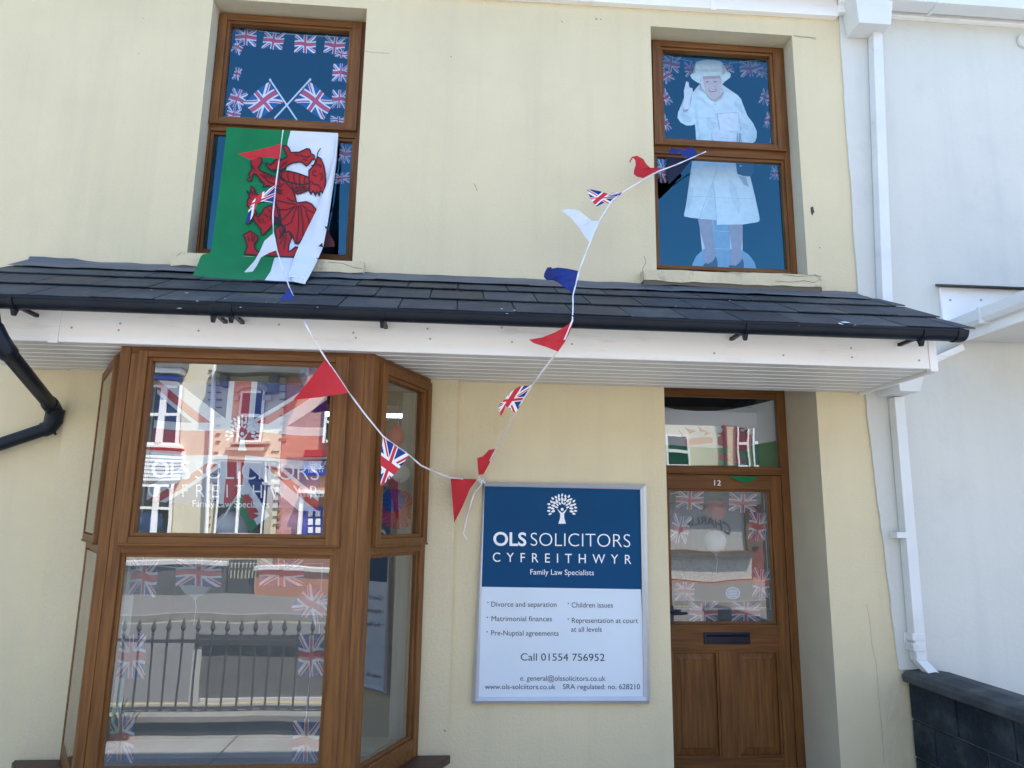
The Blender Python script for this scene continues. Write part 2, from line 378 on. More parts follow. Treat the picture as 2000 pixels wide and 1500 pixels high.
# ================================================================== ground and street (behind the camera, seen in the panes)
tag(MB().box(-60, 60, -3.0, 14, -.3, 0).build('forecourt', 'flag_stone'), kind='structure')
_gm = MB()
for k in range(14):
    x = -6.2+k*.92+random.uniform(-.03, .03)
    _gm.box(x, x+.012, -2.8, -.95, .0005, .004)
_gm.box(-6.5, 7, -1.9, -1.888, .0005, .0045)
tag(_gm.build('paving_joints', 'crack'), kind='structure')
tag(MB().box(-60, 60, -3.72, -3.0, -.3, -.02).build('pavement', 'tarmac_path'), kind='structure')
tag(MB().box(-60, 60, -3.88, -3.72, -.3, -.03).build('near_kerb', 'kerb'), kind='structure')
tag(MB().box(-200, 200, -9.95, -3.88, -.4, -.10).build('road', 'asphalt'), kind='structure')
tag(MB().box(-60, 60, -4.09, -4.0, -.1, -.096).box(-60, 60, -4.27, -4.19, -.1, -.096).box(-60, 60, -9.78, -9.70, -.1, -.096).build('road_markings', 'yellow'), kind='structure')
tag(MB().box(-60, 60, -10.1, -9.95, -.4, .005).build('far_kerb', 'kerb'), kind='structure')
tag(MB().box(-60, 60, -30, -10.1, -.4, 0).build('far_pavement', 'tarmac_path'), kind='structure')
tag(MB().box(-250, 250, -250, -30, -.5, -.08).box(-250, 250, 14, 250, -.5, -.08).build('land', 'a_grey'), kind='structure')

# ================================================================== the cream house
house = thing('terraced_house', 'cream rendered two-storey office with timber windows, splayed bay and slate canopy', 'house', (0, 0, 0))
XL, XR, ZT = -9.0, 3.35, 5.75
UPL = (-1.825, -.735, 3.345, 5.305); UPR = (1.372, 2.472, 3.365, 5.318)
BAY = (-2.12, -.25, .27, 2.53); DOOR = (1.402, 2.474, -.02, 2.74)
holes = [UPL, UPR, BAY, DOOR]
xs = sorted({XL, XR, -5.0, .4} | {h[0] for h in holes} | {h[1] for h in holes})
zs = sorted({-.2, 1.2, ZT} | {h[2] for h in holes} | {h[3] for h in holes})
def inhole(x, z): return any(h[0] < x < h[1] and h[2] < z < h[3] for h in holes)
mb = MB()
for i in range(len(xs)-1):
    for j in range(len(zs)-1):
        a, b, c, d = xs[i], xs[i+1], zs[j], zs[j+1]
        if not inhole((a+b)/2, (c+d)/2): mb.poly([(a, 0, c), (b, 0, c), (b, 0, d), (a, 0, d)])
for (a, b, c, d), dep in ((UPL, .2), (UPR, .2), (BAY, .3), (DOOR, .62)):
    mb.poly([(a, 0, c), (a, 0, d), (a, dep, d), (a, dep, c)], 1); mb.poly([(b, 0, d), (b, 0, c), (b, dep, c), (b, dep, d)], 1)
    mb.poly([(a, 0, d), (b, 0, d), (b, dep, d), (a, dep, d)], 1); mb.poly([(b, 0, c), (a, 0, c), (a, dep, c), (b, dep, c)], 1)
mb.poly([(XL, 0, ZT), (XR, 0, ZT), (XR, .3, ZT), (XL, .3, ZT)])
# raised plaster bands beside the bay, from sill to soffit
mb.box(-2.445, -2.12, -.05, -.001, .262, 2.575); mb.box(-.25, .006, -.05, -.001, .262, 2.575)
mb.box(-2.30, -.10, -.70, -.002, -.2, .20)
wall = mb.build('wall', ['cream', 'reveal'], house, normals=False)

def crackline(pts, Y, w=.006, name='crack'):
    mb = MB(); stroke(mb, pts, .62*w/.0034, lambda x, y: at(x, y, Y)); mb.build(name, 'crack', wall, normals=False)
for pts, w in ((((1258, 500), (1262, 512), (1255, 525), (1254, 540)), .004), (((705, 98), (730, 103), (760, 104)), .003), (((1550, 70), (1575, 72), (1594, 74)), .003), (((1552, 69), (1565, 74), (1578, 73), (1594, 77)), .003),
               (((1693, 1180), (1699, 1215), (1703, 1260)), .002), (((1703, 1260), (1712, 1300), (1716, 1360), (1722, 1420), (1727, 1490)), .002), (((925, 358), (930, 366), (932, 373)), .004),
               (((700, 262), (712, 300)), .001), (((1095, 40), (1100, 44)), .004), (((22, 516), (60, 507), (74, 505)), .004), (((700, 537), (760, 541), (830, 546)), .004), (((330, 519), (260, 516), (180, 512)), .004),
               (((1230, 560), (1180, 556), (1100, 552)), .004), (((1604, 568), (1640, 569), (1674, 571)), .005), (((1570, 1470), (1580, 1462)), .0)):
    if w: crackline(pts, -.0015, w)
for px, py, w in ((1587, 412, 5), (1586, 405, 3), (1600, 483, 3), (1541, 87, 3), (270, 104, 2), (880, 110, 3), (1163, 36, 4), (1172, 37, 3), (867, 1426, 5), (280, 35, 2), (60, 1420, 2), (1300, 880, 0), (240, 808, 0)):
    if w: crackline(((px, py), (px+w*.8, py+w*.5)), -.052 if py == 1426 else -.0016, .0034*w*.7, 'nick')
crk = MB(); ngon(crk, [(1583, 405), (1588, 403), (1590, 412), (1587, 421), (1584, 416)], lambda x, y: at(x, y, -.002))
crk.build('rust_stain', 'wood_dark', wall, normals=False)

# roof behind, chimney-less: shades the front
mb = MB()
mb.poly([(XL-.2, -.22, 5.62), (XR, -.22, 5.62), (XR, 4.2, 8.4), (XL-.2, 4.2, 8.4)]); mb.poly([(XL-.2, 4.2, 8.4), (XR, 4.2, 8.4), (XR, 8.6, 5.6), (XL-.2, 8.6, 5.6)])
mb.poly([(XL, .3, 5.7), (XR, .3, 5.7), (XR, 8.3, 5.7), (XL, 8.3, 5.7)])
roof = mb.build('roof', 'slate', house, normals=False)
MB().box(XL, XR, 8.1, 8.4, -.2, 5.7).box(XL, XL+.3, .3, 8.1, -.2, 5.7).box(XR-.3, XR, .62, 8.1, -.2, 5.7).build('rear_wall', 'room', house)
# rooms
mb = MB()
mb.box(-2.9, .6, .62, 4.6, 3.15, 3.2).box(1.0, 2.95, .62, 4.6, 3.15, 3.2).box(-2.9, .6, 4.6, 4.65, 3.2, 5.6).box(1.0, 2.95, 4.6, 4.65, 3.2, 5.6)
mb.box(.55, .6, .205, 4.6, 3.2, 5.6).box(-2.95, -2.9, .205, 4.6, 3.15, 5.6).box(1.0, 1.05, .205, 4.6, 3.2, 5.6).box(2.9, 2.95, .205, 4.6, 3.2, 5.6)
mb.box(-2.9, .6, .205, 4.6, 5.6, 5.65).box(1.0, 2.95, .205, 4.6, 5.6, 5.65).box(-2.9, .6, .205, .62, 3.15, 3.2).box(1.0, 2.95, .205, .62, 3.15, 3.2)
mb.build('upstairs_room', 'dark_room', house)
mb = MB()
mb.box(-3.2, 1.1, 4.2, 4.25, .2, 3.1).box(-3.25, -3.2, .31, 4.2, .2, 3.1).box(1.1, 1.15, .31, 4.2, .2, 3.1).box(-3.2, 1.1, .31, 4.2, 3.1, 3.12).box(-3.2, 1.1, .31, 4.2, .15, .2)
mb.build('front_office', 'room', house)
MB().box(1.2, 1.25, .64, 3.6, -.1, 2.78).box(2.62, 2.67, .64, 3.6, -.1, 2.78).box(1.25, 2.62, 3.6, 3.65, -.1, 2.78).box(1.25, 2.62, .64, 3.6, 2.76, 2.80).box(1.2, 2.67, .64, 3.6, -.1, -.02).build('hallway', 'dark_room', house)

# sills
def sill(name, q, y, dep, mat='cream_sill'):
    """q: four picture corners of the front face"""
    n = 14; top, bot = [], []
    for k in range(n+1):
        t = k/n
        a = at(q[0][0]+(q[1][0]-q[0][0])*t, q[0][1]+(q[1][1]-q[0][1])*t, y); b = at(q[3][0]+(q[2][0]-q[3][0])*t, q[3][1]+(q[2][1]-q[3][1])*t, y)
        top.append(a+Vector((0, 0, random.uniform(-.004, .004)))); bot.append(b+Vector((0, 0, random.uniform(-.008, .008))))
    m = MB()
    for k in range(n):
        f = [bot[k], bot[k+1], top[k+1], top[k]]
        m.hexa(f, [Vector((p.x, dep, p.z+(.012 if i > 1 else 0))) for i, p in enumerate(f)])
    return m
def sill_cracks(m, Y, lst):
    for pts in lst: stroke(m, pts, .8, lambda x, y: at(x, y, Y), 1)
m = sill('sill', [(334, 492), (711, 511), (709, 533), (333, 518)], -.085, .1)
sill_cracks(m, -.0875, [((640, 512), (668, 514), (690, 522), (708, 525)), ((355, 493), (345, 500))])
m.build('window_sill', ['cream_sill', 'crack'], house)
m = sill('sill', [(1256, 526), (1604, 537), (1604, 562), (1257, 547)], -.085, .1)
sill_cracks(m, -.0875, [((1530, 536), (1560, 540), (1590, 537), (1602, 545), (1590, 552), (1570, 548), (1545, 551), (1515, 549)), ((1400, 530), (1430, 533), (1470, 532)), ((1590, 536), (1604, 541)), ((1256, 530), (1257, 548))])
m.build('window_sill', ['cream_sill', 'crack'], house)
# dark strips under both sills, the right one broken
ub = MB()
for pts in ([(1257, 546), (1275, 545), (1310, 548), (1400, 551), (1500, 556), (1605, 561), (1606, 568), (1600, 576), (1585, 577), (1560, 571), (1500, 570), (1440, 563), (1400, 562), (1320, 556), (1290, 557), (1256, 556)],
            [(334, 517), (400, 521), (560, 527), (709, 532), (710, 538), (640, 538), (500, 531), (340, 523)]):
    ub = MB(); ngon(ub, pts, lambda x, y: at(x, y, -.078)); ub.build('dark_underside', 'crack', house, normals=False)

# upstairs windows
def upstairs(hole, sash_o, glass_o, lowglass, tr):
    x0, x1, z0, z1 = hole
    f = MB(); n0, n1 = -.20, -.145
    gx0, gx1, gz0, gz1 = lowglass
    FAC.ring(f, (x0, x1, sill_z(hole), z1-.002), (gx0-.022, gx1+.022, gz0-.022, z1-.06), n0, n1)
    FAC.box(f, gx0-.022, gx1+.022, gz1+.022, sash_o[2]+.01, n0, n1-.001, 1)
    FAC.ring(f, (gx0-.022, gx1+.022, gz0-.022, gz1+.022), (gx0, gx1, gz0, gz1), n0, n1-.014)
    fr = f.build('window', WOOD, house, bevel=.003)
    s = MB(); e, g, h, k = glass_o
    FAC.ring(s, sash_o, (e-.02, g+.02, h-.02, k+.02), n0+.01, n1+.022); FAC.ring(s, (e-.02, g+.02, h-.02, k+.02), glass_o, n0+.01, n1+.008)
    FAC.box(s, sash_o[0]-.004, sash_o[1]+.004, sash_o[2]-.006, sash_o[2]+.006, n0+.01, n1+.028, 1)
    s.build('sash', WOOD, fr, bevel=.003)
    FAC.pane('pane', glass_o, -.168, fr, 'glass_up'); FAC.pane('pane', lowglass, -.178, fr, 'glass_up', .004)
    return fr
def sill_z(h): return h[2]+(.075 if h is UPL else .095)
Yg = .16
upstairs(UPL, (ax(420, 130, .13), ax(702, 150, .13), 4.405, 5.285), (ax(443, 140, Yg), ax(678, 150, Yg), 4.468, 5.215), (ax(406, 380, Yg), ax(681, 390, Yg), 3.47, 4.335), 0)
upstairs(UPR, (ax(1276, 180, .13), ax(1529, 200, .13), 4.43, 5.29), (ax(1295, 190, Yg), ax(1506, 200, Yg), 4.488, 5.232), (ax(1286, 410, Yg), ax(1532, 420, Yg), 3.495, 4.345), 0)

# white fascia and gutter under the roof edge
m = MB()
a, b = at(880, -14, -.05), at(1638, 31, -.05)
m.hexa([a, b, b+Vector((0, 0, .22)), a+Vector((0, 0, .22))], [Vector((p.x, .0, p.z)) for p in (a, b, b+Vector((0, 0, .22)), a+Vector((0, 0, .22)))])
m.box(at(1388, 5, -.06).x, at(1399, 5, -.06).x, -.058, -.05, az(1390, 18, -.06), 5.8)
m.box(-9, a.x-.003, -.049, -.0005, a.z-.01, a.z+.25); m.box(-9.2, XR, -.23, -.001, 5.66, 5.70)
m.build('eaves_board', 'upvc', house, bevel=.003)

# ------------------------------------------------------------------ canopy
ZS = 2.553; YF = -.83; YE = -.985
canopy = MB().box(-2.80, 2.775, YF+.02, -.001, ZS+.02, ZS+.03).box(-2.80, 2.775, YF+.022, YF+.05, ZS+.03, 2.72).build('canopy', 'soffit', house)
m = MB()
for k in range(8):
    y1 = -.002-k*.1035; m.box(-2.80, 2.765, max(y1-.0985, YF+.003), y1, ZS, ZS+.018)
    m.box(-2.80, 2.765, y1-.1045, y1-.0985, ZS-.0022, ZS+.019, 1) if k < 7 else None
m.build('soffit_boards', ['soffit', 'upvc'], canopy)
m = MB()
m.box(-2.80, 2.735, YF, YF+.02, ZS-.004, 2.722)
m.box(2.735, 2.782, YF-.006, YF+.03, ZS-.02, 2.722); m.box(2.775, 2.79, YF+.03, -.02, ZS-.02, 2.74)
m.box(ax(98, 640, YF), ax(117, 640, YF), YF-.007, YF-.001, ZS-.012, 2.72)
for px, py in ((235, 632), (232, 645), (140, 640), (388, 646), (545, 634), (690, 650), (695, 660), (840, 662), (835, 642), (1000, 668), (1395, 690), (1530, 694), (1664, 698), (1662, 680), (1795, 704), (1117, 672), (980, 640)):
    p = at(px, py, YF-.001); m.lathe((p.x, YF-.004, p.z), [(.006, 0), (.006, .003)], 8, 1, 'y')
m.build('fascia_board', ['upvc', 'screw'], canopy, bevel=.003)
# slates
ZW, ZE = 3.262, 2.742
def slope(x, s, up=0):           # s: 0 at the eave, 1 at the wall
    y = YE*(1-s); z = ZE+(ZW-ZE)*s
    L = math.hypot(ZW-ZE, YE); return Vector((x, y-up*(ZW-ZE)/L, z+up*abs(YE)/L))
m = MB(); m.hexa([slope(-2.80, 0, -.02), slope(2.885, 0, -.02), slope(2.885, 1, -.02), slope(-2.80, 1, -.02)], [slope(-2.80, 0, 0), slope(2.885, 0, 0), slope(2.885, 1, 0), slope(-2.80, 1, 0)])
rows = [(-.03, .295), (.265, .60), (.57, .86)]
for r, (s0, s1) in enumerate(rows):
    x = -2.82-(r % 2)*.16; w = .312
    while x < 2.89:
        a, b = max(x+.003, -2.82), min(x+w-.004, 2.895+(.012*(r == 1)))
        if b-a > .04:
            j = random.uniform(-.008, .008); t = .007; u0 = .012+random.uniform(0, .004); sk = random.uniform(-.004, .004)
            f = [slope(a, s0+j+sk, u0+t), slope(b, s0+j-sk, u0+t), slope(b, s1, .008), slope(a, s1, .008)]
            g = [slope(a, s0+j+sk, u0), slope(b, s0+j-sk, u0), slope(b, s1, .001), slope(a, s1, .001)]
            m.hexa(f, g, random.choice((0, 0, 1, 1, 2)))
        x += w
m.build('slates', ['slate', 'slate_b', 'slate_c'], canopy, bevel=.0015)
m = MB()
for px, py, w, h in ((1650, 629, 26, 6), (1642, 632, 8, 8), (1425, 587, 5, 2), (1735, 588, 4, 2), (385, 588, 5, 2), (350, 602, 10, 2), (365, 572, 6, 3), (620, 600, 4, 2), (980, 603, 7, 3), (990, 612, 9, 3), (1005, 606, 4, 4), (1320, 598, 5, 2), (1375, 600, 4, 2), (1560, 636, 4, 1), (1670, 635, 6, 2), (1685, 616, 4, 1), (440, 583, 3, 2), (520, 590, 3, 1), (470, 600, 4, 2), (295, 566, 4, 2)):
    # lay it on the slates
    d = ray(px, py); n = Vector((0, -(ZW-ZE), abs(YE))).normalized(); p0 = slope(0, .3, .024)
    c = CAM+d*((p0-CAM).dot(n)/d.dot(n)); pts = []
    sv = (slope(0, 1)-slope(0, 0)).normalized()
    for k in range(9):
        an = 2*math.pi*k/9; rr = random.uniform(.55, 1.1)
        pts.append(c+Vector((1, 0, 0))*math.cos(an)*w*.0014*rr+sv*math.sin(an)*h*.0034*rr)
    MB().poly(pts).build('dropping', 'dropping', canopy, normals=False)
# lead flashing at the wall, lapped sheets with a soft edge
m = MB(); xs_ = [-2.81, -1.93, -1.1, -.55, .42, 1.42, 2.2, 2.76]
for k in range(len(xs_)-1):
    a, b = xs_[k], xs_[k+1]+.03; n = 10; u = .022+.003*(k % 2)
    P = [slope(a+(b-a)*i/n, .775+.006*math.sin(i*1.3+k), u+random.uniform(-.002, .003)) for i in range(n+1)]
    Q = [slope(a+(b-a)*i/n, .985, u+.004) for i in range(n+1)]
    T = [Vector((a+(b-a)*i/n, -.012-random.uniform(0, .006), ZW+.022+.003*math.sin(i*2.1+k*1.7)+(.018 if k == 0 and i < 4 else 0))) for i in range(n+1)]
    m.add(P+Q+T, [(i, i+1, n+2+i, n+1+i) for i in range(n)]+[(n+1+i, n+2+i, 2*n+3+i, 2*n+2+i) for i in range(n)])
m.build('flashing', 'lead', canopy, smooth=True, normals=False)
# gutter
GY, GZ, GR = -1.03, 2.714, .050
def halfround(m, x0, x1, r, y=GY, z=GZ, mat=0, t=.004):
    n = 12; P = []
    for x in (x0, x1):
        for rr in (r, r-t):
            P += [Vector((x, y-rr*math.cos(math.pi*k/n), z-rr*math.sin(math.pi*k/n))) for k in range(n+1)]
    N = n+1
    fs = [(k, k+1, 2*N+k+1, 2*N+k) for k in range(n)]+[(N+k+1, N+k, 3*N+k, 3*N+k+1) for k in range(n)]
    fs += [(0, 2*N, 3*N, N), (n, N+n, 3*N+n, 2*N+n)]
    fs += [(k, N+k, N+k+1, k+1) for k in range(n)]+[(2*N+k+1, 3*N+k+1, 3*N+k, 2*N+k) for k in range(n)]
    m.add(P, fs, mat)
GE = ax(1877, 668, -1.03)
m = MB(); halfround(m, -2.9, GE, GR)
m.box(-2.9, GE, GY-GR-.004, GY-GR+.006, GZ-.006, GZ+.006)
gut = m.build('gutter', 'black', canopy, smooth=True)
m = MB(); m.prism([Vector((GE, GY-(GR+.006)*math.cos(math.pi*k/14), GZ+.004-(GR+.006)*math.sin(math.pi*k/14))) for k in range(15)], (.014, 0, 0)); halfround(m, GE-.045, GE+.001, GR+.006, t=.007)
m.build('gutter_end_cap', 'black', canopy, smooth=True)
def bracket(px, double=False):
    x = ax(px, 640, GY); m = MB()
    for dx in ((-.045, .045) if double else (0,)):
        halfround(m, x+dx-.012, x+dx+.012, GR+.007, t=.008)
        m.hexa([(x+dx-.011, GY-.015, GZ-GR-.004), (x+dx+.011, GY-.015, GZ-GR-.004), (x+dx+.008, GY-.005, GZ-GR-.034), (x+dx-.008, GY-.005, GZ-GR-.034)],
               [(x+dx-.011, GY+.03, GZ-GR+.012), (x+dx+.011, GY+.03, GZ-GR+.012), (x+dx+.008, GY+.012, GZ-GR-.034), (x+dx-.008, GY+.012, GZ-GR-.034)])
        m.box(x+dx-.010, x+dx+.010, GY+.03, YF-.001, GZ-GR+.012, GZ-GR+.03)
    if double: halfround(m, x-.05, x+.05, GR+.005, t=.006)
    m.build('gutter_bracket', 'black', canopy, smooth=True)
for px, d in ((22, False), (432, True), (746, False), (1455, False), (1797, False)): bracket(px, d)

# black downpipe with its swan neck
P = [at(-22, 606, GY), at(-14, 640, GY), at(-2, 664, -1.03), at(10, 682, -1.0)]
P2 = at(100, 792, -.13); m = MB(); R = .040
m.tube([P[0]+Vector((0, 0, .02)), P[1], P[2], P[3], P2], R, 16)
dp = m.build('downpipe', 'black', house, smooth=True)
E1, E2 = at(108, 806, -.095), at(104, 824, -.075); P3 = at(95, 836, -.075); P4 = at(-120, 908, -.075)
m = MB(); m.tube([P3, P4], R, 16); m.build('lower_run', 'black', dp, smooth=True)
m = MB(); m.tube([P2+(P[3]-P2).normalized()*.05, P2, E1, E2, P3, P3+(P4-P3).normalized()*.03], [R+.007, R+.008, R+.008, R+.008, R+.008, R+.007], 16)
m.tube([E1+Vector((0, 0, .02)), E2+Vector((0, 0, -.002))], R+.012, 16)
m.build('elbow', 'black', dp, smooth=True)
m = MB(); q = at(103, 838, -.06); m.tube([at(96, 838, -.07), at(101, 840, -.075), at(106, 844, -.08), at(109, 849, -.07)], .008, 8); m.build('pipe_clip', 'black', dp, smooth=True)
m = MB(); m.tube([P[1], P[2], P[3], P[3]+(P2-P[3]).normalized()*.05], R+.008, 16); m.build('upper_elbow', 'black', dp, smooth=True)

# ------------------------------------------------------------------ bay window
A, B, C_, D_ = Vector((-2.21, -.085, 0)), Vector((-1.822, -.757, 0)), Vector((-.462, -.757, 0)), Vector((-.168, -.085, 0))
FR = Plane(B, C_-B, (0, -1, 0))
RS = Plane(C_, D_-C_, Vector(((D_-C_).y, -(D_-C_).x, 0)))
LS = Plane(A, B-A, Vector(((B-A).y, -(B-A).x, 0)))
ZB, ZT_ = .275, 2.552
def u(px, py): return FR.uv(px, py)[0]
WF = (C_-B).length; WS = (D_-C_).length; WL = (B-A).length
m = MB()
up_s = (u(274, 690), u(684, 700), 1.503, 2.528); up_g = (u(297, 705)+.002, u(649, 716), 1.562, 2.474)
lo_g = (u(241, 1088), u(643, 1092), .43, 1.437)
n0, n1 = -.07, -.004
FR.box(m, 0, .052, ZB, ZT_, n0, n1+.004, 0); FR.box(m, WF-.052, WF, ZB, ZT_, n0, n1+.004, 0)
FR.ring(m, (.053, WF-.053, ZB, ZT_-.001), (lo_g[0]-.02, lo_g[1]+.02, lo_g[2]-.02, 2.50), n0, n1)
FR.box(m, .054, WF-.054, 2.512, ZT_-.001, n1, n1+.003, 1)
FR.box(m, lo_g[0]-.02, lo_g[1]+.02, 1.457, 1.52, n0, n1-.001, 1)
FR.ring(m, (lo_g[0]-.02, lo_g[1]+.02, lo_g[2]-.02, 1.457), lo_g, n0, n1-.016)
bay = m.build('bay_window', WOOD, house, bevel=.003)
def sash(pl, o, g, nn, parent):
    s = MB(); b = (g[0]-.02, g[1]+.02, g[2]-.02, g[3]+.02)
    pl.ring(s, o, b, nn-.06, nn+.024); pl.ring(s, b, g, nn-.06, nn+.008)
    pl.box(s, o[0]-.003, o[1]+.003, o[2]-.007, o[2]+.004, nn-.03, nn+.03, 1)
    s.build('sash', WOOD, parent, bevel=.003)
sash(FR, up_s, up_g, n1, bay)
FR.pane('pane', up_g, -.022, bay); FR.pane('pane', lo_g, -.03, bay, 'glass_low')
def side(pl, W, post_at_start):
    m = MB()
    ux = (lambda a, b: (a, b)) if post_at_start else (lambda a, b: (W-b, W-a))
    pl.box(m, *ux(.0, .045), ZB, ZT_-.002, n0, n1+.003, 0)
    so_ = (*ux(.075, W-.025), 1.503, 2.515); sg = (*ux(.15, W-.095), 1.562, 2.44); lg = (*ux(.085, W-.085), .40, 1.437)
    pl.ring(m, (*ux(.046, W), ZB, ZT_-.003), (*ux(.085-.018, W-.085+.018), .382, 2.50), n0, n1)
    pl.box(m, *ux(.085-.018, W-.085+.018), 1.455, 1.512, n0, n1-.001, 1)
    pl.ring(m, (*ux(.085-.018, W-.085+.018), .382, 1.455), lg, n0, n1-.016)
    p = m.build('side_frame', WOOD, bay, bevel=.003)
    sash(pl, so_, sg, n1, bay)
    pl.pane('pane', sg, -.022 if post_at_start else n1+.020, bay, 'glass_side'); pl.pane('pane', lg, -.03 if post_at_start else n1-.003, bay, 'glass_side')
side(RS, WS, True); side(LS, WL, False)
m = MB()
ob = [Vector((-2.455, -.06, 0)), Vector((-2.455, -.1, 0)), Vector((-1.93, -.88, 0)), Vector((-.36, -.88, 0)), Vector((.02, -.1, 0)), Vector((.02, -.06, 0))]
m.prism([p+Vector((0, 0, .232)) for p in ob], (0, 0, .034)); m.prism([p*1+Vector((0, .02, .262)) for p in ob[1:5]], (0, 0, .01))
m.build('bay_sill', 'wood_dark', bay, bevel=.004)
MB().prism([A+Vector((.05, .03, 2.5)), B+Vector((.03, .07, 2.5)), C_+Vector((-.03, .07, 2.5)), D_+Vector((-.05, .03, 2.5))], (0, 0, .03)).build('bay_ceiling', 'room', bay)
MB().prism([A+Vector((.05, .35, .24)), A+Vector((.05, .03, .24)), B+Vector((.03, .07, .24)), C_+Vector((-.03, .07, .24)), D_+Vector((-.05, .03, .24)), D_+Vector((-.05, .35, .24))], (0, 0, .03)).build('inner_sill', 'room', bay)
# pale vertical blinds drawn back at the sides of the bay
def blind(x0, x1, y):
    m = MB(); n = 5
    for k in range(n):
        x = x0+(x1-x0)*k/n; m.hexa([(x, y, .32), (x+.06, y+.03, .32), (x+.06, y+.03, 2.48), (x, y, 2.48)], [(x, y+.003, .32), (x+.06, y+.033, .32), (x+.06, y+.033, 2.48), (x, y+.003, 2.48)])
    m.build('blind', 'curtain', bay)
blind(-.36, -.21, .06); blind(-2.17, -1.95, -.02)

# window lettering, on the inside face of the upper bay pane
m = MB(); YL = -.757+.026; L3 = lambda x, y: at(x, y, YL)
for s_, p0, p1, cap, off, spc in (('OLS', (296, 932), (372, 935), 36, .022, 1), ('SOLICITORS', (381, 935), (623, 938), 36, -.012, 1), ('CYFREITHWYR', (289, 970), (622, 974), 27, -.006, 1.75), ('Family Law Specialists', (376, 990), (526, 992), 14, 0, 1)):
    m = MB(); put_text(m, s_, p0, p1, cap, L3, 0, off, spc); m.build('lettering', 'etch', bay, normals=False)
m = MB()
def tree_logo(m, cx, cy, k, to3, mat=0, kx=None):
    kx = kx or k
    def leaf(x, y, a, l, w):
        pts = []
        for i in range(12):
            t = 2*math.pi*i/12; lx = math.cos(t)*l; ly = math.sin(t)*w*(1-.25*math.cos(t))
            pts.append((cx+kx*(x+lx*math.cos(a)-ly*math.sin(a)), cy+k*(y+lx*math.sin(a)+ly*math.cos(a))))
        m.poly([to3(*p) for p in pts], mat)
    for n, r, l, w, a0, a1 in ((17, 86, 11, 6.3, -205, 25), (13, 62, 14, 7.2, -198, 18), (7, 38, 11, 5.5, -168, -12)):
        for i in range(n):
            a = math.radians(a0+(a1-a0)*i/(n-1)); rr = r*(1+.05*math.sin(i*2.7))
            leaf(math.cos(a)*rr, math.sin(a)*rr*.98, a+.25*math.sin(i*1.9), l, w)
    m.poly([to3(cx+kx*9.5*math.cos(t*math.pi/8), cy+k*(6+9.5*math.sin(t*math.pi/8))) for t in range(16)], mat)
    tr = [(-24, 98), (-13, 60), (-13, 34), (-34, 0), (-18, 14), (0, 29), (18, 14), (34, 0), (13, 34), (13, 60), (24, 98)]
    ngon(m, [(cx+kx*x, cy+k*y) for x, y in tr], to3, mat)
tree_logo(m, 473, 845, .36, L3)
m.build('tree_emblem', 'etch', bay, normals=False)

# ------------------------------------------------------------------ door and light above
YD = .47
DP = Plane((0, YD, 0), (1, 0, 0), (0, -1, 0))
dx0, dx1 = DOOR[0], DOOR[1]
def dxy(px, py): return DP.uv(px, py)
dl = dxy(1299, 930)[0]; dr = dxy(1534, 1200)[0]+.0
zt = dxy(1420, 926)[1]
m = MB()
DP.ring(m, (dx0-.03, dx1, -.02, 2.738), (dl, dxy(1527, 940)[0], -.03, az(1410, 776, YD)), -.06, .0)
DP.box(m, dl, dxy(1527, 940)[0], zt+.005, dxy(1420, 911)[1], -.06, .012, 1)
DP.box(m, dl, dxy(1527, 940)[0], zt-.004, zt+.006, -.05, .03, 1)
dfr = m.build('door_frame', WOOD, house, bevel=.003)
tg = (dl+.005, dxy(1519, 850)[0], dxy(1420, 911)[1], az(1410, 776, YD))
DP.pane('transom_pane', tg, -.025, dfr, 'glass_top')
m = MB(); dR = dxy(1527, 940)[0]-.004
g = (dxy(1312, 1080)[0], dxy(1507, 1080)[0], dxy(1410, 1215)[1], dxy(1410, 960)[1])
DP.box(m, dl+.003, g[0]-.018, -.02, zt-.006, -.05, -.006, 0); DP.box(m, g[1]+.018, dR, -.02, zt-.006, -.05, -.006, 0)
DP.box(m, g[0]-.018, g[1]+.018, g[3]+.018, zt-.006, -.05, -.007, 1)
DP.ring(m, (g[0]-.018, g[1]+.018, g[2]-.018, g[3]+.018), g, -.05, -.018)
z1 = dxy(1420, 1271)[1]; z0 = dxy(1420, 1482)[1]
DP.box(m, g[0]-.018, g[1]+.018, z1, g[2]-.018, -.05, -.007, 1)
xm0, xm1 = dxy(1408, 1380)[0], dxy(1440, 1380)[0]
DP.box(m, xm0, xm1, z0, z1, -.05, -.007, 0); DP.box(m, g[0]-.018, g[1]+.018, -.02, z0, -.05, -.007, 1)
door = m.build('door', WOOD, house, bevel=.0025)
for a, b in ((g[0]-.018, xm0), (xm1, g[1]+.018)):
    m = MB(); DP.ring(m, (a, b, z0, z1), (a+.016, b-.016, z0+.016, z1-.016), -.05, -.014)
    o_ = [(a+.016, z0+.016), (b-.016, z0+.016), (b-.016, z1-.016), (a+.016, z1-.016)]; i_ = [(a+.06, z0+.06), (b-.06, z0+.06), (b-.06, z1-.06), (a+.06, z1-.06)]
    for k in range(4):
        p, q = o_[k], o_[(k+1) % 4]; r, s_ = i_[(k+1) % 4], i_[k]
        m.poly([DP.p(*p, -.032), DP.p(*q, -.032), DP.p(*r, -.02), DP.p(*s_, -.02)], 0)
    i2 = [(a+.066, z0+.066), (b-.066, z0+.066), (b-.066, z1-.066), (a+.066, z1-.066)]
    for k in range(4): m.poly([DP.p(*i_[k], -.02), DP.p(*i_[(k+1) % 4], -.02), DP.p(*i2[(k+1) % 4], -.015), DP.p(*i2[k], -.015)], 0)
    m.poly([DP.p(*p, -.015) for p in i2], 0)
    m.build('door_panel', WOOD, door, bevel=.0015)
DP.pane('pane', g, -.028, door, 'glass_door')
m = MB(); a, b = dxy(1376, 1258), dxy(1465, 1235)
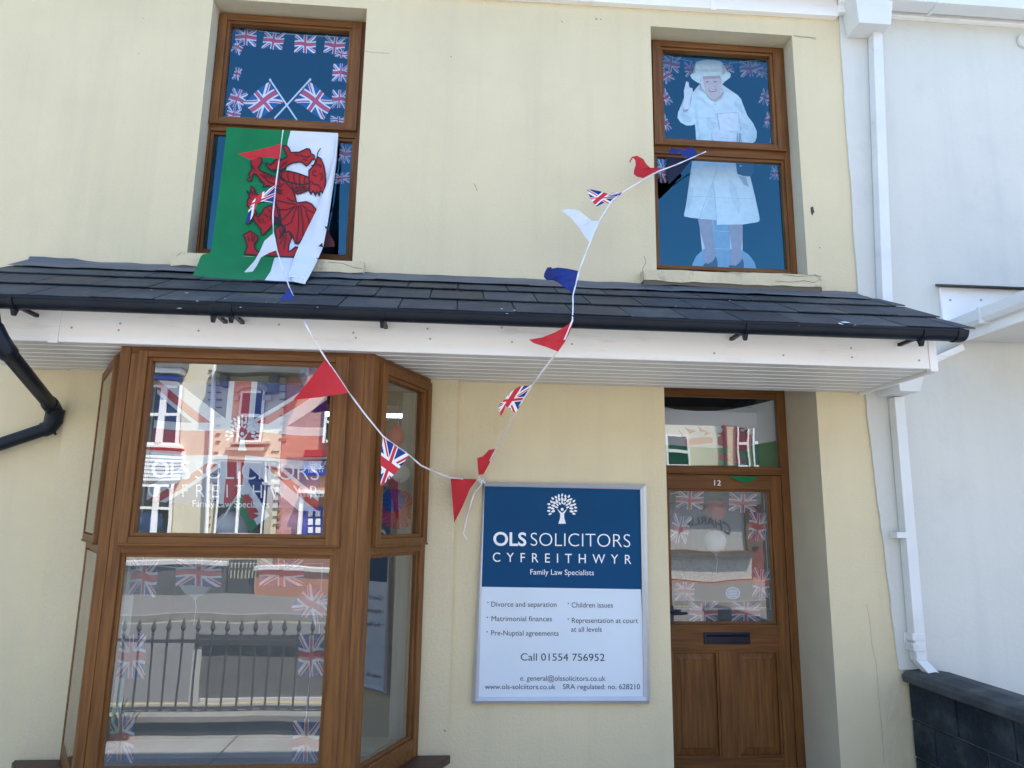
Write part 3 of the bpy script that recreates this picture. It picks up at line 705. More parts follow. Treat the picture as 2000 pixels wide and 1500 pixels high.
DP.box(m, a[0], b[0], a[1], b[1], -.007, .004); DP.box(m, a[0]+.016, b[0]-.012, a[1]+.012, b[1]-.014, .004, .009)
m.hexa([DP.p(a[0]+.018, a[1]+.05, .009), DP.p(b[0]-.014, a[1]+.05, .009), DP.p(b[0]-.014, a[1]+.062, .018), DP.p(a[0]+.018, a[1]+.062, .018)], [DP.p(a[0]+.018, a[1]+.045, .004), DP.p(b[0]-.014, a[1]+.045, .004), DP.p(b[0]-.014, a[1]+.066, .004), DP.p(a[0]+.018, a[1]+.066, .004)])
m.build('letter_box', 'black_metal', door, bevel=.003)
m = MB(); c = dxy(1313, 1197)
m.tube([DP.p(c[0]-.006, c[1], -.01), DP.p(c[0]-.006, c[1], .045)], .011, 12)
m.tube([DP.p(c[0]-.01, c[1], .045), DP.p(c[0]+.02, c[1]+.001, .048), DP.p(dxy(1338, 1197)[0], c[1]+.003, .046)], [.011, .011, .009], 12); m.box(c[0]-.02, c[0]+.008, YD-.006, YD+.006, c[1]-.08, c[1]+.05)
m.build('handle', 'black_metal', door, smooth=True)
m = MB(); D3 = lambda x, y: at(x, y, YD-.0-.0005+.0068-.0015)
put_text(m, '12', (1395, 948), (1408, 948.5), 11, D3, 0, .004)
m.build('house_number', 'letter', door, normals=False)
m = MB(); m.box(dx0+.005, dx1-.005, .05, .62, -.1, -.025); m.build('door_step', 'kerb', house)

# ================================================================== wall sign
sign = thing('wall_sign', 'silver-framed solicitors sign, blue above and white below, fixed between the bay and the door', 'sign', tuple(at(1100, 1160, -.02)))
YS = -.028
Q = [(945, 941), (1262, 946), (1270, 1374), (922, 1374)]
Qi = [(946.5, 949.5), (1250.5, 956), (1258, 1361), (934.5, 1362)]
qo = [at(*p, YS) for p in Q]; qi = [at(*p, YS-.004) for p in Qi]
m = MB()
for k in range(4):
    a, b, c, d = qo[k], qo[(k+1) % 4], qi[(k+1) % 4], qi[k]
    e = .0009*(b-a).normalized()
    a, b, c, d = a+e, b-e, c-e, d+e
    m1, m2 = a.lerp(d, .5)+Vector((0, -.012, 0)), b.lerp(c, .5)+Vector((0, -.012, 0))
    m.hexa([a, b, m2, m1], [Vector((p.x, -.001, p.z)) for p in (a, b, m2, m1)]); m.hexa([m1, m2, c, d], [Vector((p.x, -.001, p.z)) for p in (m1, m2, c, d)])
m.build('sign_frame', 'alu', sign)
S3 = lambda x, y: at(x, y, YS+.006); T3 = lambda x, y: at(x, y, YS+.0045)
mid = [(942, 1146), (1252, 1151)]
m = MB(); m.poly([S3(943, 946), S3(1253, 952), S3(*mid[1]), S3(941, 1146)], 0); m.build('blue_panel', 'sign_blue', sign, normals=False)
m = MB(); m.poly([S3(941, 1146), S3(*mid[1]), S3(1261, 1364), S3(931, 1366)], 0); m.build('white_panel', 'sign_white', sign, normals=False)
m = MB(); tree_logo(m, 1098, 993, .305, T3); m.build('tree_emblem', 'letter', sign, normals=False)
m = MB()
for s_, p0, p1, cap, off, spc in (('OLS', (963.5, 1065), (1028, 1066), 27, .021, 1), ('SOLICITORS', (1036.5, 1066), (1231, 1069), 27.5, -.014, 1), ('CYFREITHWYR', (962.5, 1097), (1233, 1101.5), 19, .0, 1.95), ('Family Law Specialists', (1036, 1122), (1160, 1123.5), 11, 0, 1)):
    m = MB(); put_text(m, s_, p0, p1, cap, T3, 0, off, spc); m.build('lettering', 'letter', sign, normals=False)
for s_, p0, p1, cap in (('Divorce and separation', (959.5, 1185), (1087, 1185.5), 10.5), ('Children issues', (1116.5, 1186.5), (1197, 1186.8), 10.5), ('Matrimonial finances', (960, 1213), (1078, 1213.5), 10.5),
                        ('Representation at court', (1117, 1216.5), (1246, 1217), 10.5), ('at all levels', (1115.5, 1234), (1175.5, 1234), 10.5), ('Pre-Nuptial agreements', (959.5, 1241), (1091, 1241.8), 10.5),
                        ('Call 01554 756952', (1017, 1290), (1181, 1291), 15), ('e. general@olssolicitors.co.uk', (1016, 1329.5), (1182.5, 1330), 10.5),
                        ('www.ols-solciitors.co.uk', (947, 1346), (1085, 1346), 10.5), ('SRA regulated: no. 628210', (1099.5, 1346), (1250, 1346), 10.5)):
    m = MB(); put_text(m, s_, p0, p1, cap, T3); m.build('lettering', 'ink', sign, normals=False)
for x, y in ((953, 1177), (1110, 1178.5), (952, 1205.5), (1110, 1209), (951.5, 1234)): MB().poly([T3(x+1.4*math.cos(k), y+1.4*math.sin(k)) for k in (0, 1, 2, 3, 4, 5)]).build('bullet', 'ink', sign, normals=False)

# ================================================================== white neighbour
nb = thing('neighbouring_house', 'white painted house next door with white square downpipes and a plastic porch canopy', 'house', (4, 0, 0))
YN = -.014
edge = [(1639, 28), (1650, 200), (1663, 380), (1676, 570), (1690, 770), (1700, 860), (1712, 960), (1731, 1100), (1744, 1210), (1756, 1308)]
L = []
for i in range(len(edge)-1):
    for k in range(6):
        t = k/6; L.append((edge[i][0]+(edge[i+1][0]-edge[i][0])*t+random.uniform(-1, 1), edge[i][1]+(edge[i+1][1]-edge[i][1])*t))
L.append(edge[-1])
P = [at(x, y, YN) for x, y in L]; zlow = P[-1].z
m = MB()
# strip to the right of the ragged paint edge
for i in range(len(P)-1):
    a, b = P[i], P[i+1]; x2 = 3.3
    m.hexa([b, (x2, YN, b.z), (x2, YN, a.z), a], [(b.x, -.001, b.z), (x2, -.001, b.z), (x2, -.001, a.z), (a.x, -.001, a.z)])
m.box(3.3, 12, YN, .3, zlow, 6.2); m.box(3.04, 12, YN, -.001, -.2, zlow); m.box(3.3, 12, -.001, .3, -.2, zlow)
m.box(P[0].x, 12, YN, -.001, P[0].z, 6.2)
m.build('wall', 'white_wall', nb)
MB().box(2.62, 3.3, -.012, -.001, -.1, zlow-.003).build('rough_base', 'rough', nb) if False else None
m = MB(); n = 16
for i in range(n):
    z = -.1+(zlow-.1+.1)*i/n; z2 = -.1+(zlow-.1+.1)*(i+1)/n
    x = 2.80+.012*math.sin(i*.7)-.02*i/n; x2 = 2.80+.012*math.sin((i+1)*.7)-.02*(i+1)/n
    m.hexa([(x, -.0015, z), (3.2, -.006, z), (3.2, -.006, z2), (x2, -.0015, z2)], [(x, -.001, z), (3.2, -.001, z), (3.2, -.001, z2), (x2, -.001, z2)])
m.build('bare_render', 'rough', nb)
MB().poly([(XR, -.3, 6.1), (14, -.3, 6.1), (14, 4.2, 8.9), (XR, 4.2, 8.9)]).poly([(XR, 4.2, 8.9), (14, 4.2, 8.9), (14, 8.6, 6.1), (XR, 8.6, 6.1)]).box(11.8, 12, .3, 8.2, -.2, 6.1).box(3.4, 11.8, 8.0, 8.2, -.2, 6.1).build('roof', 'slate', nb, normals=False)
# cornice, gutter, hopper
m = MB(); a, b = at(1700, 27, -.06), at(2100, 63, -.06)
zz = a.z; m.box(a.x-.25, 12, -.06, YN-.001, zz-.0, zz+.2); m.box(a.x-.25, 12, -.085, YN-.001, zz+.06, zz+.2)
m.build('cornice', 'upvc', nb, bevel=.004)
m = MB(); z = az(1850, 10, -.2); m.box(3.12, 12, -.22, -.10, z, z+.13, 0); m.box(3.12, 12, -.235, -.22, z+.10, z+.14, 0)
for px in (1832, 2060): x = ax(px, 15, -.2); m.box(x-.012, x+.012, -.228, -.09, z-.012, z+.10)
m.build('gutter', 'pipe_white', nb, bevel=.004)
def hopper(x0, x1, z0, z1, y0, name='rain_hopper'):
    m = MB(); s = .035
    m.hexa([(x0+s, y0+.03, z0), (x1-s, y0+.03, z0), (x1, y0, z1-.09), (x0, y0, z1-.09)], [(x0+s, -.016, z0), (x1-s, -.016, z0), (x1, -.016, z1-.09), (x0, -.016, z1-.09)])
    m.box(x0-.004, x1+.004, y0-.004, -.016, z1-.089, z1)
    return m.build(name, 'pipe_white', nb, bevel=.004)
hopper(ax(1672, 20, -.22), ax(1752, 20, -.22), az(1710, 44, -.2), 5.75, -.22)
def pipe(x0, z0, x1, z1, w=.075, y=-.02, d=.075):
    m = MB(); m.hexa([(x0, y-d, z0), (x0+w, y-d, z0), (x0+w, y, z0), (x0, y, z0)], [(x1, y-d, z1), (x1+w, y-d, z1), (x1+w, y, z1), (x1, y, z1)])
    return m
zt_, zb_ = az(1712, 46, -.1), az(1735, 770, -.1)
xt_, xb_ = ax(1704, 46, -.09), ax(1722, 600, -.09)
m = pipe(xt_, zt_, xb_-.02, 2.62); m.build('downpipe', 'pipe_white', nb, bevel=.004)
x1, z1 = ax(1746, 775, -.09), az(1750, 775, -.09); x2, z2 = ax(1789, 1285, -.09), az(1800, 1290, -.09)
m = pipe(x1, z1, x2, z2, .072)
lo = m.build('downpipe', 'pipe_white', nb, bevel=.004)
for px, py, h in ((1782, 1244, .045), (1784, 1264, .05), (1752, 1045, .04)):
    x = ax(px, py, -.09); z = az(px, py, -.09); MB().box(x-.006, x+.078, -.1, -.016, z-h/2, z+h/2).build('pipe_collar', 'pipe_white', lo, bevel=.003)
x = ax(1772, 1244, -.03); z = az(1772, 1246, -.03); MB().box(x-.02, x+.02, -.03, -.016, z-.03, z+.03).build('pipe_bracket', 'pipe_white', lo, bevel=.003)
m = MB(); m.hexa([(x2, -.095, z2), (x2+.072, -.095, z2), (x2+.11, -.16, z2-.07), (x2+.035, -.16, z2-.07)], [(x2, -.02, z2), (x2+.072, -.02, z2), (x2+.11, -.09, z2-.07), (x2+.035, -.09, z2-.07)])
m.build('pipe_shoe', 'pipe_white', lo, bevel=.003)
# small hopper under the canopy end
hopper(ax(1742, 752, -.24), ax(1800, 752, -.24), az(1770, 768, -.2), az(1770, 768, -.2)+.24, -.30)
# the porch canopy
zg = az(1855, 640, -.05); xg = ax(1850, 640, -.05)
pc = MB()
x0 = ax(1836, 600, YN); zt2 = az(1836, 563, YN); 
pc.hexa([(x0, -.035, zg-.06), (7, -.035, zg-.06), (7, -.035, zt2), (x0, -.035, zt2)], [(x0, YN-.001, zg-.06), (7, YN-.001, zg-.06), (7, YN-.001, zt2), (x0, YN-.001, zt2)])
pcanopy = pc.build('porch_canopy', 'upvc', nb, bevel=.003)
m = MB(); m.hexa([(x0-.02, -.10, zt2+.002), (7, -.10, zt2+.002), (7, -.10, zt2+.016), (x0-.02, -.06, zt2+.016)], [(x0-.02, -.016, zt2+.012), (7, -.016, zt2+.012), (7, -.016, zt2+.03), (x0-.02, -.016, zt2+.03)])
m.build('flashing', 'lead', pcanopy)
for px, py in ((1856, 586), (1916, 586)):
    m = MB(); p = at(px, py, -.036); m.lathe((p.x, -.038, p.z), [(.008, 0), (.008, .003)], 10, 0, 'y'); m.build('screw_cap', 'screw', pcanopy)
m = MB(); yf = -.86
m.box(xg+.09, 7, yf+.10, -.04, zg-.09, zg-.07); m.build('soffit', 'soffit', pcanopy)
m = MB(); m.box(xg+.07, xg+.09, yf+.08, -.04, zg-.11, zg+.03); m.box(xg+.07, 7, yf+.06, yf+.08, zg-.11, zg+.03); m.build('fascia_board', 'upvc', pcanopy, bevel=.003)
m = MB(); gx = xg+.005
def gut_prof(o): return [(gx-.0, zg+.05), (gx-.0, zg-.02), (gx+.02, zg-.045), (gx+.05, zg-.045), (gx+.064, zg-.02), (gx+.064, zg+.05)]
pr_ = gut_prof(0)
m.prism([Vector((x, -.04, z)) for x, z in pr_], (0, yf+.08, 0))
m.build('side_gutter', 'pipe_white', pcanopy, bevel=.003)
m = MB(); m.box(gx-.008, gx+.072, -.37, -.35, zg-.055, zg+.055); m.build('gutter_clip', 'pipe_white', pcanopy)
m = MB(); m.hexa([(gx-.02, yf-.03, zg-.02), (7, yf-.03, zg-.02), (7, yf-.03, zg+.06), (gx-.02, yf-.03, zg+.06)], [(gx-.02, yf+.055, zg-.05), (7, yf+.055, zg-.05), (7, yf+.055, zg+.06), (gx-.02, yf+.055, zg+.06)])
m.build('front_gutter', 'pipe_white', pcanopy, bevel=.003)
m = MB(); m.box(xg+.09, 7, yf+.08, -.04, zg-.02, zg+.02); m.build('canopy_roof', 'slate', pcanopy, normals=False)
m = MB(); m.tube([at(1850, 655, -.05), at(1862, 645, -.09)], .012, 8); m.build('black_outlet', 'black', pcanopy)
# white sloping board seen below the cream house's gutter end
m = MB(); P = [at(1830, 694, -.06), at(1880, 672, -.06), at(1885, 683, -.06), at(1830, 708, -.06)]
m.prism(P, (0, .04, 0)); m.build('sloping_trim', 'upvc', pcanopy)
m = MB(); p = at(2000, 82, YN); m.lathe((p.x, YN-.02, p.z), [(.06, 0), (.065, .012), (.06, .02)], 16, 0, 'y'); m.build('wall_boss', 'white_wall', nb, smooth=True)

# ================================================================== dark block boundary wall
bw = thing('boundary_wall', 'dark weathered concrete block wall with a stone coping beside the white house', 'wall', (3.1, -1, 0))
xw = 2.955; tz = az(1765, 1310, -.03)-.02
m = MB(); m.box(xw+.012, xw+.22, -2.9, -.016, -.1, tz-.05, 1)
for r in range(5):
    z1 = tz-.05-r*.225; y = -.018+(.22 if r % 2 else 0)
    while y > -2.9:
        y1 = max(y-.44, -2.9); a = min(y, -.018)
        j = random.uniform(-.004, .004)
        m.box(xw+j, xw+.03, y1+.007, a-.007, z1-.215, z1-.002, 0); y = y1
m.build('blocks', ['block', 'mortar'], bw, bevel=.008)
m = MB(); y = -.02
for k, ln in enumerate((1.15, .75, .9)):
    z = tz-.012*k; sl = .0
    prof = [(xw-.045, tz-.048), (xw-.045, tz-.005), (xw-.02, tz+.02), (xw+.1, tz+.035), (xw+.28, tz+.01), (xw+.28, tz-.048)]
    m.prism([Vector((x+random.uniform(-.004, .004), y, zz+(-.02 if k else 0))) for x, zz in prof], (0, -ln+.006, 0)); y -= ln
m.build('coping', 'coping', bw, bevel=.012)

# ================================================================== bunting outside
def tri_grid(poly, to3, n=2, amp=.008, fr=40):
    bm = bmesh.new(); ul = bm.loops.layers.uv.new('UVMap')
    tri = tessellate_polygon([[Vector((p[0], p[1], 0)) for p in poly]])
    vv = [bm.verts.new((p[0], p[1], 0)) for p in poly]
    for t in tri:
        try: bm.faces.new([vv[i] for i in t])
        except ValueError: pass
    bmesh.ops.subdivide_edges(bm, edges=bm.edges, cuts=3, use_grid_fill=True); bmesh.ops.triangulate(bm, faces=bm.faces)
    return bm
def pennant(poly, Yc, mat, parent, uv=None, amp=.012, lean=(0, 0), name='pennant', ph=0, label=None):
    """cloth outlined by poly (picture pixels), hanging near depth Yc, rippled in depth; uv = (origin, along, across) pixel vectors"""
    bm = tri_grid(poly, None); ul = bm.loops.layers.uv.active
    cx = sum(p[0] for p in poly)/len(poly); cy = sum(p[1] for p in poly)/len(poly)
    px = {}
    for v in bm.verts: px[v] = (v.co.x, v.co.y)
    for v in bm.verts:
        x, y = px[v]
        Y = (Yc(x, y) if callable(Yc) else Yc)+amp*math.sin((x-cx)*.11+(y-cy)*.05+ph)+lean[0]*(x-cx)+lean[1]*(y-cy)
        v.co = at(x, y, Y)
    if uv:
        o, a, b = [Vector(q) for q in uv]
        det = a.x*b.y-a.y*b.x
        for f in bm.faces:
            for l in f.loops:
                q = Vector(px[l.vert])-o
                l[ul].uv = ((q.x*b.y-q.y*b.x)/det, (a.x*q.y-a.y*q.x)/det)
    me = bpy.data.meshes.new(name); bmesh.ops.recalc_face_normals(bm, faces=bm.faces); bm.to_mesh(me); bm.free(); me.materials.append(M[mat])
    me.polygons.foreach_set('use_smooth', [True]*len(me.polygons))
    o = bpy.data.objects.new(name, me); COL.objects.link(o)
    if label: o['label'] = label
    if parent: adopt(o, parent)
    return o
def ribbon(path, w, parent, name='ribbon', twist=9):
    """flat tape, path = (px,py,Y); it turns over now and then"""
    pts = []
    for i in range(len(path)-1):
        for k in range(6):
            t = k/6; pts.append(tuple(path[i][j]+(path[i+1][j]-path[i][j])*t for j in range(3)))
    pts.append(path[-1]); m = MB(); W_ = [at(p[0], p[1], p[2]) for p in pts]; o = []
    for i, p in enumerate(W_):
        d = (W_[min(i+1, len(W_)-1)]-W_[max(i-1, 0)]).normalized()
        side_ = d.cross(Vector((0, -1, 0))).normalized(); nn = d.cross(side_)
        a = .75*math.sin(i/twist*math.pi)+.3*math.sin(i*.9)
        v = (side_*math.cos(a)+nn*math.sin(a))*w/2; o += [p+v, p-v]
    m.add(o, [(2*i, 2*i+1, 2*i+3, 2*i+2) for i in range(len(W_)-1)])
    r = m.build(name, 'cord', parent, smooth=True, normals=False)
    md = r.modifiers.new('thick', 'SOLIDIFY'); md.thickness = .0012
    return r
def zp(ox, oy, k): return lambda pts: [(ox+x/k, oy+y/k) for x, y in pts]
z1_ = zp(330, 230, 4.287); z2_ = zp(880, 250, 3.333); z3_ = zp(860, 600, 3.26)

buL = thing('bunting', 'white ribbon of pennants falling from the dragon flag window to the sign corner', 'bunting', tuple(at(600, 640, -1.05)), 'strings of pennants outside the office')
pathL = [(553, 254, -.0), (547, 300, -.06), (538, 365, -.10), (533, 420, -.14), (534, 455, -.18), (541, 490, -.24), (552, 525, -.42), (566, 563, -.68), (582, 600, -.90), (600, 640, -1.11), (618, 672, -1.06), (636, 700, -1.0), (660, 735, -.97), (681, 766, -.93), (712, 808, -.87), (748, 852, -.78), (775, 872, -.70), (799, 889, -.62), (822, 909, -.52), (850, 922, -.38), (880, 933, -.22), (910, 936, -.12), (940, 938, -.05)]
ribbon(pathL, .0092, buL)
pennant(z1_([(940, 216), (860, 240), (700, 280), (575, 300), (640, 330), (690, 357), (760, 332), (850, 330), (925, 348)]), -.075, 'red', buL, ph=1)
pennant(z1_([(892, 562), (830, 600), (760, 635), (700, 700), (665, 780), (645, 870), (652, 892), (690, 845), (715, 790), (735, 720), (790, 697), (872, 710)]), -.13, 'uj', buL, (z1_([(892, 562)])[0], (-6, 38), (-62, 26)), ph=2)
pennant(z1_([(872, 968), (800, 1030), (760, 1120), (715, 1200), (632, 1290), (640, 1298), (700, 1290), (735, 1240), (770, 1170), (840, 1130), (905, 1108)]), -.27, 'white', buL, ph=.5)
pennant([(565, 562), (551, 580), (527, 600), (560, 606), (587, 608)], lambda x, y: -.75-(y-562)*.0071, 'navy', buL, amp=.004)
pennant([(636, 700), (610, 735), (573, 781), (625, 776), (681, 767)], -.985, 'red', buL, ph=2, lean=(-.0006, 0))
pennant([(748, 852), (775, 873), (799, 889), (788, 905), (770, 927), (743, 951), (745, 915), (743, 900)], -.735, 'uj', buL, ((748, 852), (51, 37), (-28, 80)), amp=.006)
pennant([(880, 933), (910, 935), (932, 936), (918, 955), (903, 990), (887, 1021), (884, 980)], -.14, 'red', buL, ph=1)
buR = thing('bunting', 'white ribbon of pennants blowing from the right upper window down to the sign corner', 'bunting', tuple(at(1118, 640, -1.05)), 'strings of pennants outside the office')
pathR = [(1379, 296, .02), (1350, 309, -.03), (1320, 322, -.08), (1285, 335, -.14), (1255, 352, -.2), (1218, 374, -.26), (1195, 392, -.32), (1172, 428, -.42), (1160, 455, -.48), (1152, 474, -.55), (1142, 500, -.64), (1134, 520, -.70), (1127, 545, -.80), (1119, 578, -.93), (1119, 600, -1.02), (1118, 626, -1.11), (1104, 660, -1.08), (1089, 686, -1.02), (1065, 718, -.92), (1041, 750, -.80), (1022, 780, -.68), (1006, 806, -.58), (988, 842, -.42), (968, 877, -.28), (955, 903, -.18), (944, 925, -.1), (940, 938, -.05)]
ribbon(pathR, .0088, buR)
pennant(z2_([(1410, 138), (1424, 150), (1440, 124), (1470, 140), (1500, 130), (1520, 146), (1548, 126), (1588, 134), (1606, 165), (1580, 186), (1552, 206), (1530, 185), (1502, 192), (1508, 168), (1484, 158), (1462, 172), (1440, 160), (1425, 166)]), .0, 'navy', buR, name='crumpled_pennant')
pennant(z2_([(1408, 188), (1500, 195), (1572, 205), (1500, 290), (1420, 368), (1395, 270)]), .05, 'navy_d', buR)
pennant(z2_([(1165, 215), (1180, 188), (1213, 180), (1255, 202), (1275, 235), (1300, 258), (1368, 263), (1310, 297), (1255, 326), (1215, 318), (1192, 300), (1195, 270), (1205, 240), (1202, 210), (1188, 195), (1175, 213), (1170, 232)]), -.17, 'red', buR, amp=.025)
pennant(z2_([(888, 400), (920, 400), (975, 412), (1030, 430), (1075, 420), (1120, 417), (1090, 450), (1035, 492), (1000, 487), (950, 512), (915, 470)]), -.29, 'uj', buR, (z2_([(1120, 415)])[0], (-26, 22), (-62, 2)), amp=.015)
pennant(z2_([(722, 538), (760, 527), (830, 530), (870, 565), (920, 605), (955, 605), (972, 598), (938, 670), (905, 745), (868, 700), (830, 640), (780, 580)]), -.50, 'white', buR, amp=.025, ph=1)
pennant(z2_([(607, 970), (610, 945), (630, 908), (655, 905), (660, 914), (700, 908), (760, 915), (830, 930), (815, 1000), (797, 1080), (750, 1045), (700, 1005), (665, 990), (625, 990)]), -.86, 'navy', buR, amp=.02, ph=2)
pennant(z2_([(797, 1253), (745, 1293), (680, 1330), (600, 1362), (510, 1378), (540, 1400), (620, 1425), (700, 1456), (745, 1392), (785, 1310)]), -1.08, 'red', buR, amp=.015)
pennant(z3_([(590, 497), (545, 500), (500, 505), (450, 540), (415, 580), (368, 628), (385, 698), (405, 660), (415, 628), (480, 674), (535, 585)]), -.64, 'uj', buR, (z3_([(590, 497)])[0], (-34, 53), (-55, 5)), amp=.012)
pennant(z3_([(352, 900), (310, 908), (270, 950), (235, 960), (238, 1010), (243, 1068), (275, 1064), (305, 1010), (335, 950)]), -.20, 'red', buR, amp=.012)
r = ribbon([(945, 935, -.045), (938, 950, -.05), (928, 960, -.045), (921, 980, -.045), (913, 1005, -.045), (908, 1030, -.045), (905, 1042, -.045), (913, 1055, -.045)], .008, buR, 'ribbon_tail', 5)
ribbon([(930, 958, -.06), (925, 965, -.05), (918, 985, -.05)], .006, buR, 'ribbon_tail', 5)
m = MB(); p = at(940, 938, -.052)
for k in range(5): m.tube([p+Vector((random.uniform(-.03, .02), random.uniform(-.01, .01), random.uniform(-.015, .02))), p, p+Vector((random.uniform(-.02, .03), random.uniform(-.012, .0), random.uniform(-.02, .02)))], .006, 6)
m.build('knot', 'cord', buR, smooth=True)

# ================================================================== the dragon flag hung from the left window
flag = thing('dragon_flag', 'green and white flag with a red dragon hung sideways from the left upper window', 'flag', tuple(at(540, 380, 0)))
def fy(px, py):
    """depth of the cloth: hangs by the pane, falls over the sill and lies on the roof edge"""
    rip = .0055*math.sin(px*.09+py*.012)+(.010+.00006*(py-260))*math.sin(px*.05-py*.022+1)*min(1, max(0, (py-270)/80))
    if py < 500: return .105-.205*max(0, (py-260)/240)**1.8+rip
    return -.10-.0045*(py-500)-.00004*(py-500)**2+rip*max(.2, 1-(py-500)/40)
Fz = z1_
def flag_mesh(cols, name, mat, dy=0, parent=flag, n=22):
    """cloth strip lofted between the left and right outlines"""
    Lp, Rp = cols; m = MB(); rows_ = 44
    def along(P, t):
        ln = [0]
        for i in range(len(P)-1): ln.append(ln[-1]+math.dist(P[i], P[i+1]))
        s = t*ln[-1]
        for i in range(len(P)-1):
            if s <= ln[i+1]+1e-6:
                q = (s-ln[i])/(ln[i+1]-ln[i]); return (P[i][0]+(P[i+1][0]-P[i][0])*q, P[i][1]+(P[i+1][1]-P[i][1])*q)
    pts = []
    for r in range(rows_+1):
        a, b = along(Lp, r/rows_), along(Rp, r/rows_)
        for c in range(n+1):
            t = c/n; x, y = a[0]+(b[0]-a[0])*t, a[1]+(b[1]-a[1])*t
            d = dy(x, y, t, r/rows_) if callable(dy) else dy
            pts.append(at(x, y, fy(x, y)+d))
    m.add(pts, [(r*(n+1)+c, r*(n+1)+c+1, (r+1)*(n+1)+c+1, (r+1)*(n+1)+c) for r in range(rows_) for c in range(n)])
    return m.build(name, mat, parent, smooth='all', normals=False)
flag_mesh((Fz([(485, 80), (420, 620), (350, 1130), (272, 1145), (240, 1230), (195, 1330)]), Fz([(1020, 108), (992, 210), (985, 420), (960, 800), (905, 1160), (885, 1170), (850, 1290), (800, 1362)])), 'green_cloth', 'green')
flag_mesh((Fz([(1020, 108), (992, 210), (985, 420), (960, 800), (905, 1160), (885, 1170), (850, 1290), (800, 1362)]), Fz([(1416, 128), (1385, 330), (1330, 560), (1230, 830), (1130, 1040), (1090, 1160), (1070, 1240), (1040, 1372)])), 'white_cloth', 'white')
# the folded-over right edge
flag_mesh((Fz([(1412, 140), (1385, 330), (1340, 505), (1240, 765), (1140, 965), (1060, 1135), (1012, 1290), (1025, 1345), (1040, 1372)]), Fz([(1419, 140), (1402, 380), (1382, 530), (1330, 880), (1290, 1085), (1240, 1200), (1195, 1290), (1160, 1355), (1135, 1392)])), 'folded_edge', 'white', lambda x, y, t, s: -.012-.045*math.sin(math.pi*(.15+.75*t))*min(1, s*2.5+.1), n=10)
m = MB(); stroke(m, Fz([(1012, 1290), (1010, 1330), (1040, 1325), (1100, 1330), (1140, 1345), (1135, 1390)]), 3.2, lambda x, y: at(x, y, fy(x, y)-.055)); m.build('hem', 'cord', flag, normals=False)
def dense(pts, closed=False, step=3.0):
    out = []; n = len(pts)
    for i in range(n if closed else n-1):
        a, b = pts[i], pts[(i+1) % n]; k = max(1, int(math.dist(a, b)/step))
        out += [(a[0]+(b[0]-a[0])*t/k, a[1]+(b[1]-a[1])*t/k) for t in range(k)]
    if not closed: out.append(pts[-1])
    return out
def ngon_fine(mb, pts2, to3, m=0):
    bm = bmesh.new(); vv = [bm.verts.new((p[0], p[1], 0)) for p in pts2]
    for t in tessellate_polygon([[Vector((p[0], p[1], 0)) for p in pts2]]):
        try: bm.faces.new([vv[i] for i in t])
        except ValueError: pass
    for _ in range(4):
        es = [e for e in bm.edges if e.calc_length() > 9]
        if not es: break
        bmesh.ops.subdivide_edges(bm, edges=es, cuts=1); bmesh.ops.triangulate(bm, faces=bm.faces)
    bm.verts.index_update(); mb.add([to3(v.co.x, v.co.y) for v in bm.verts], [[v.index for v in f.verts] for f in bm.faces], m); bm.free()
_e = [0]
def E3(x, y): return at(x, y, fy(x, y)-.006-_e[0])
m = MB(); mo = MB()
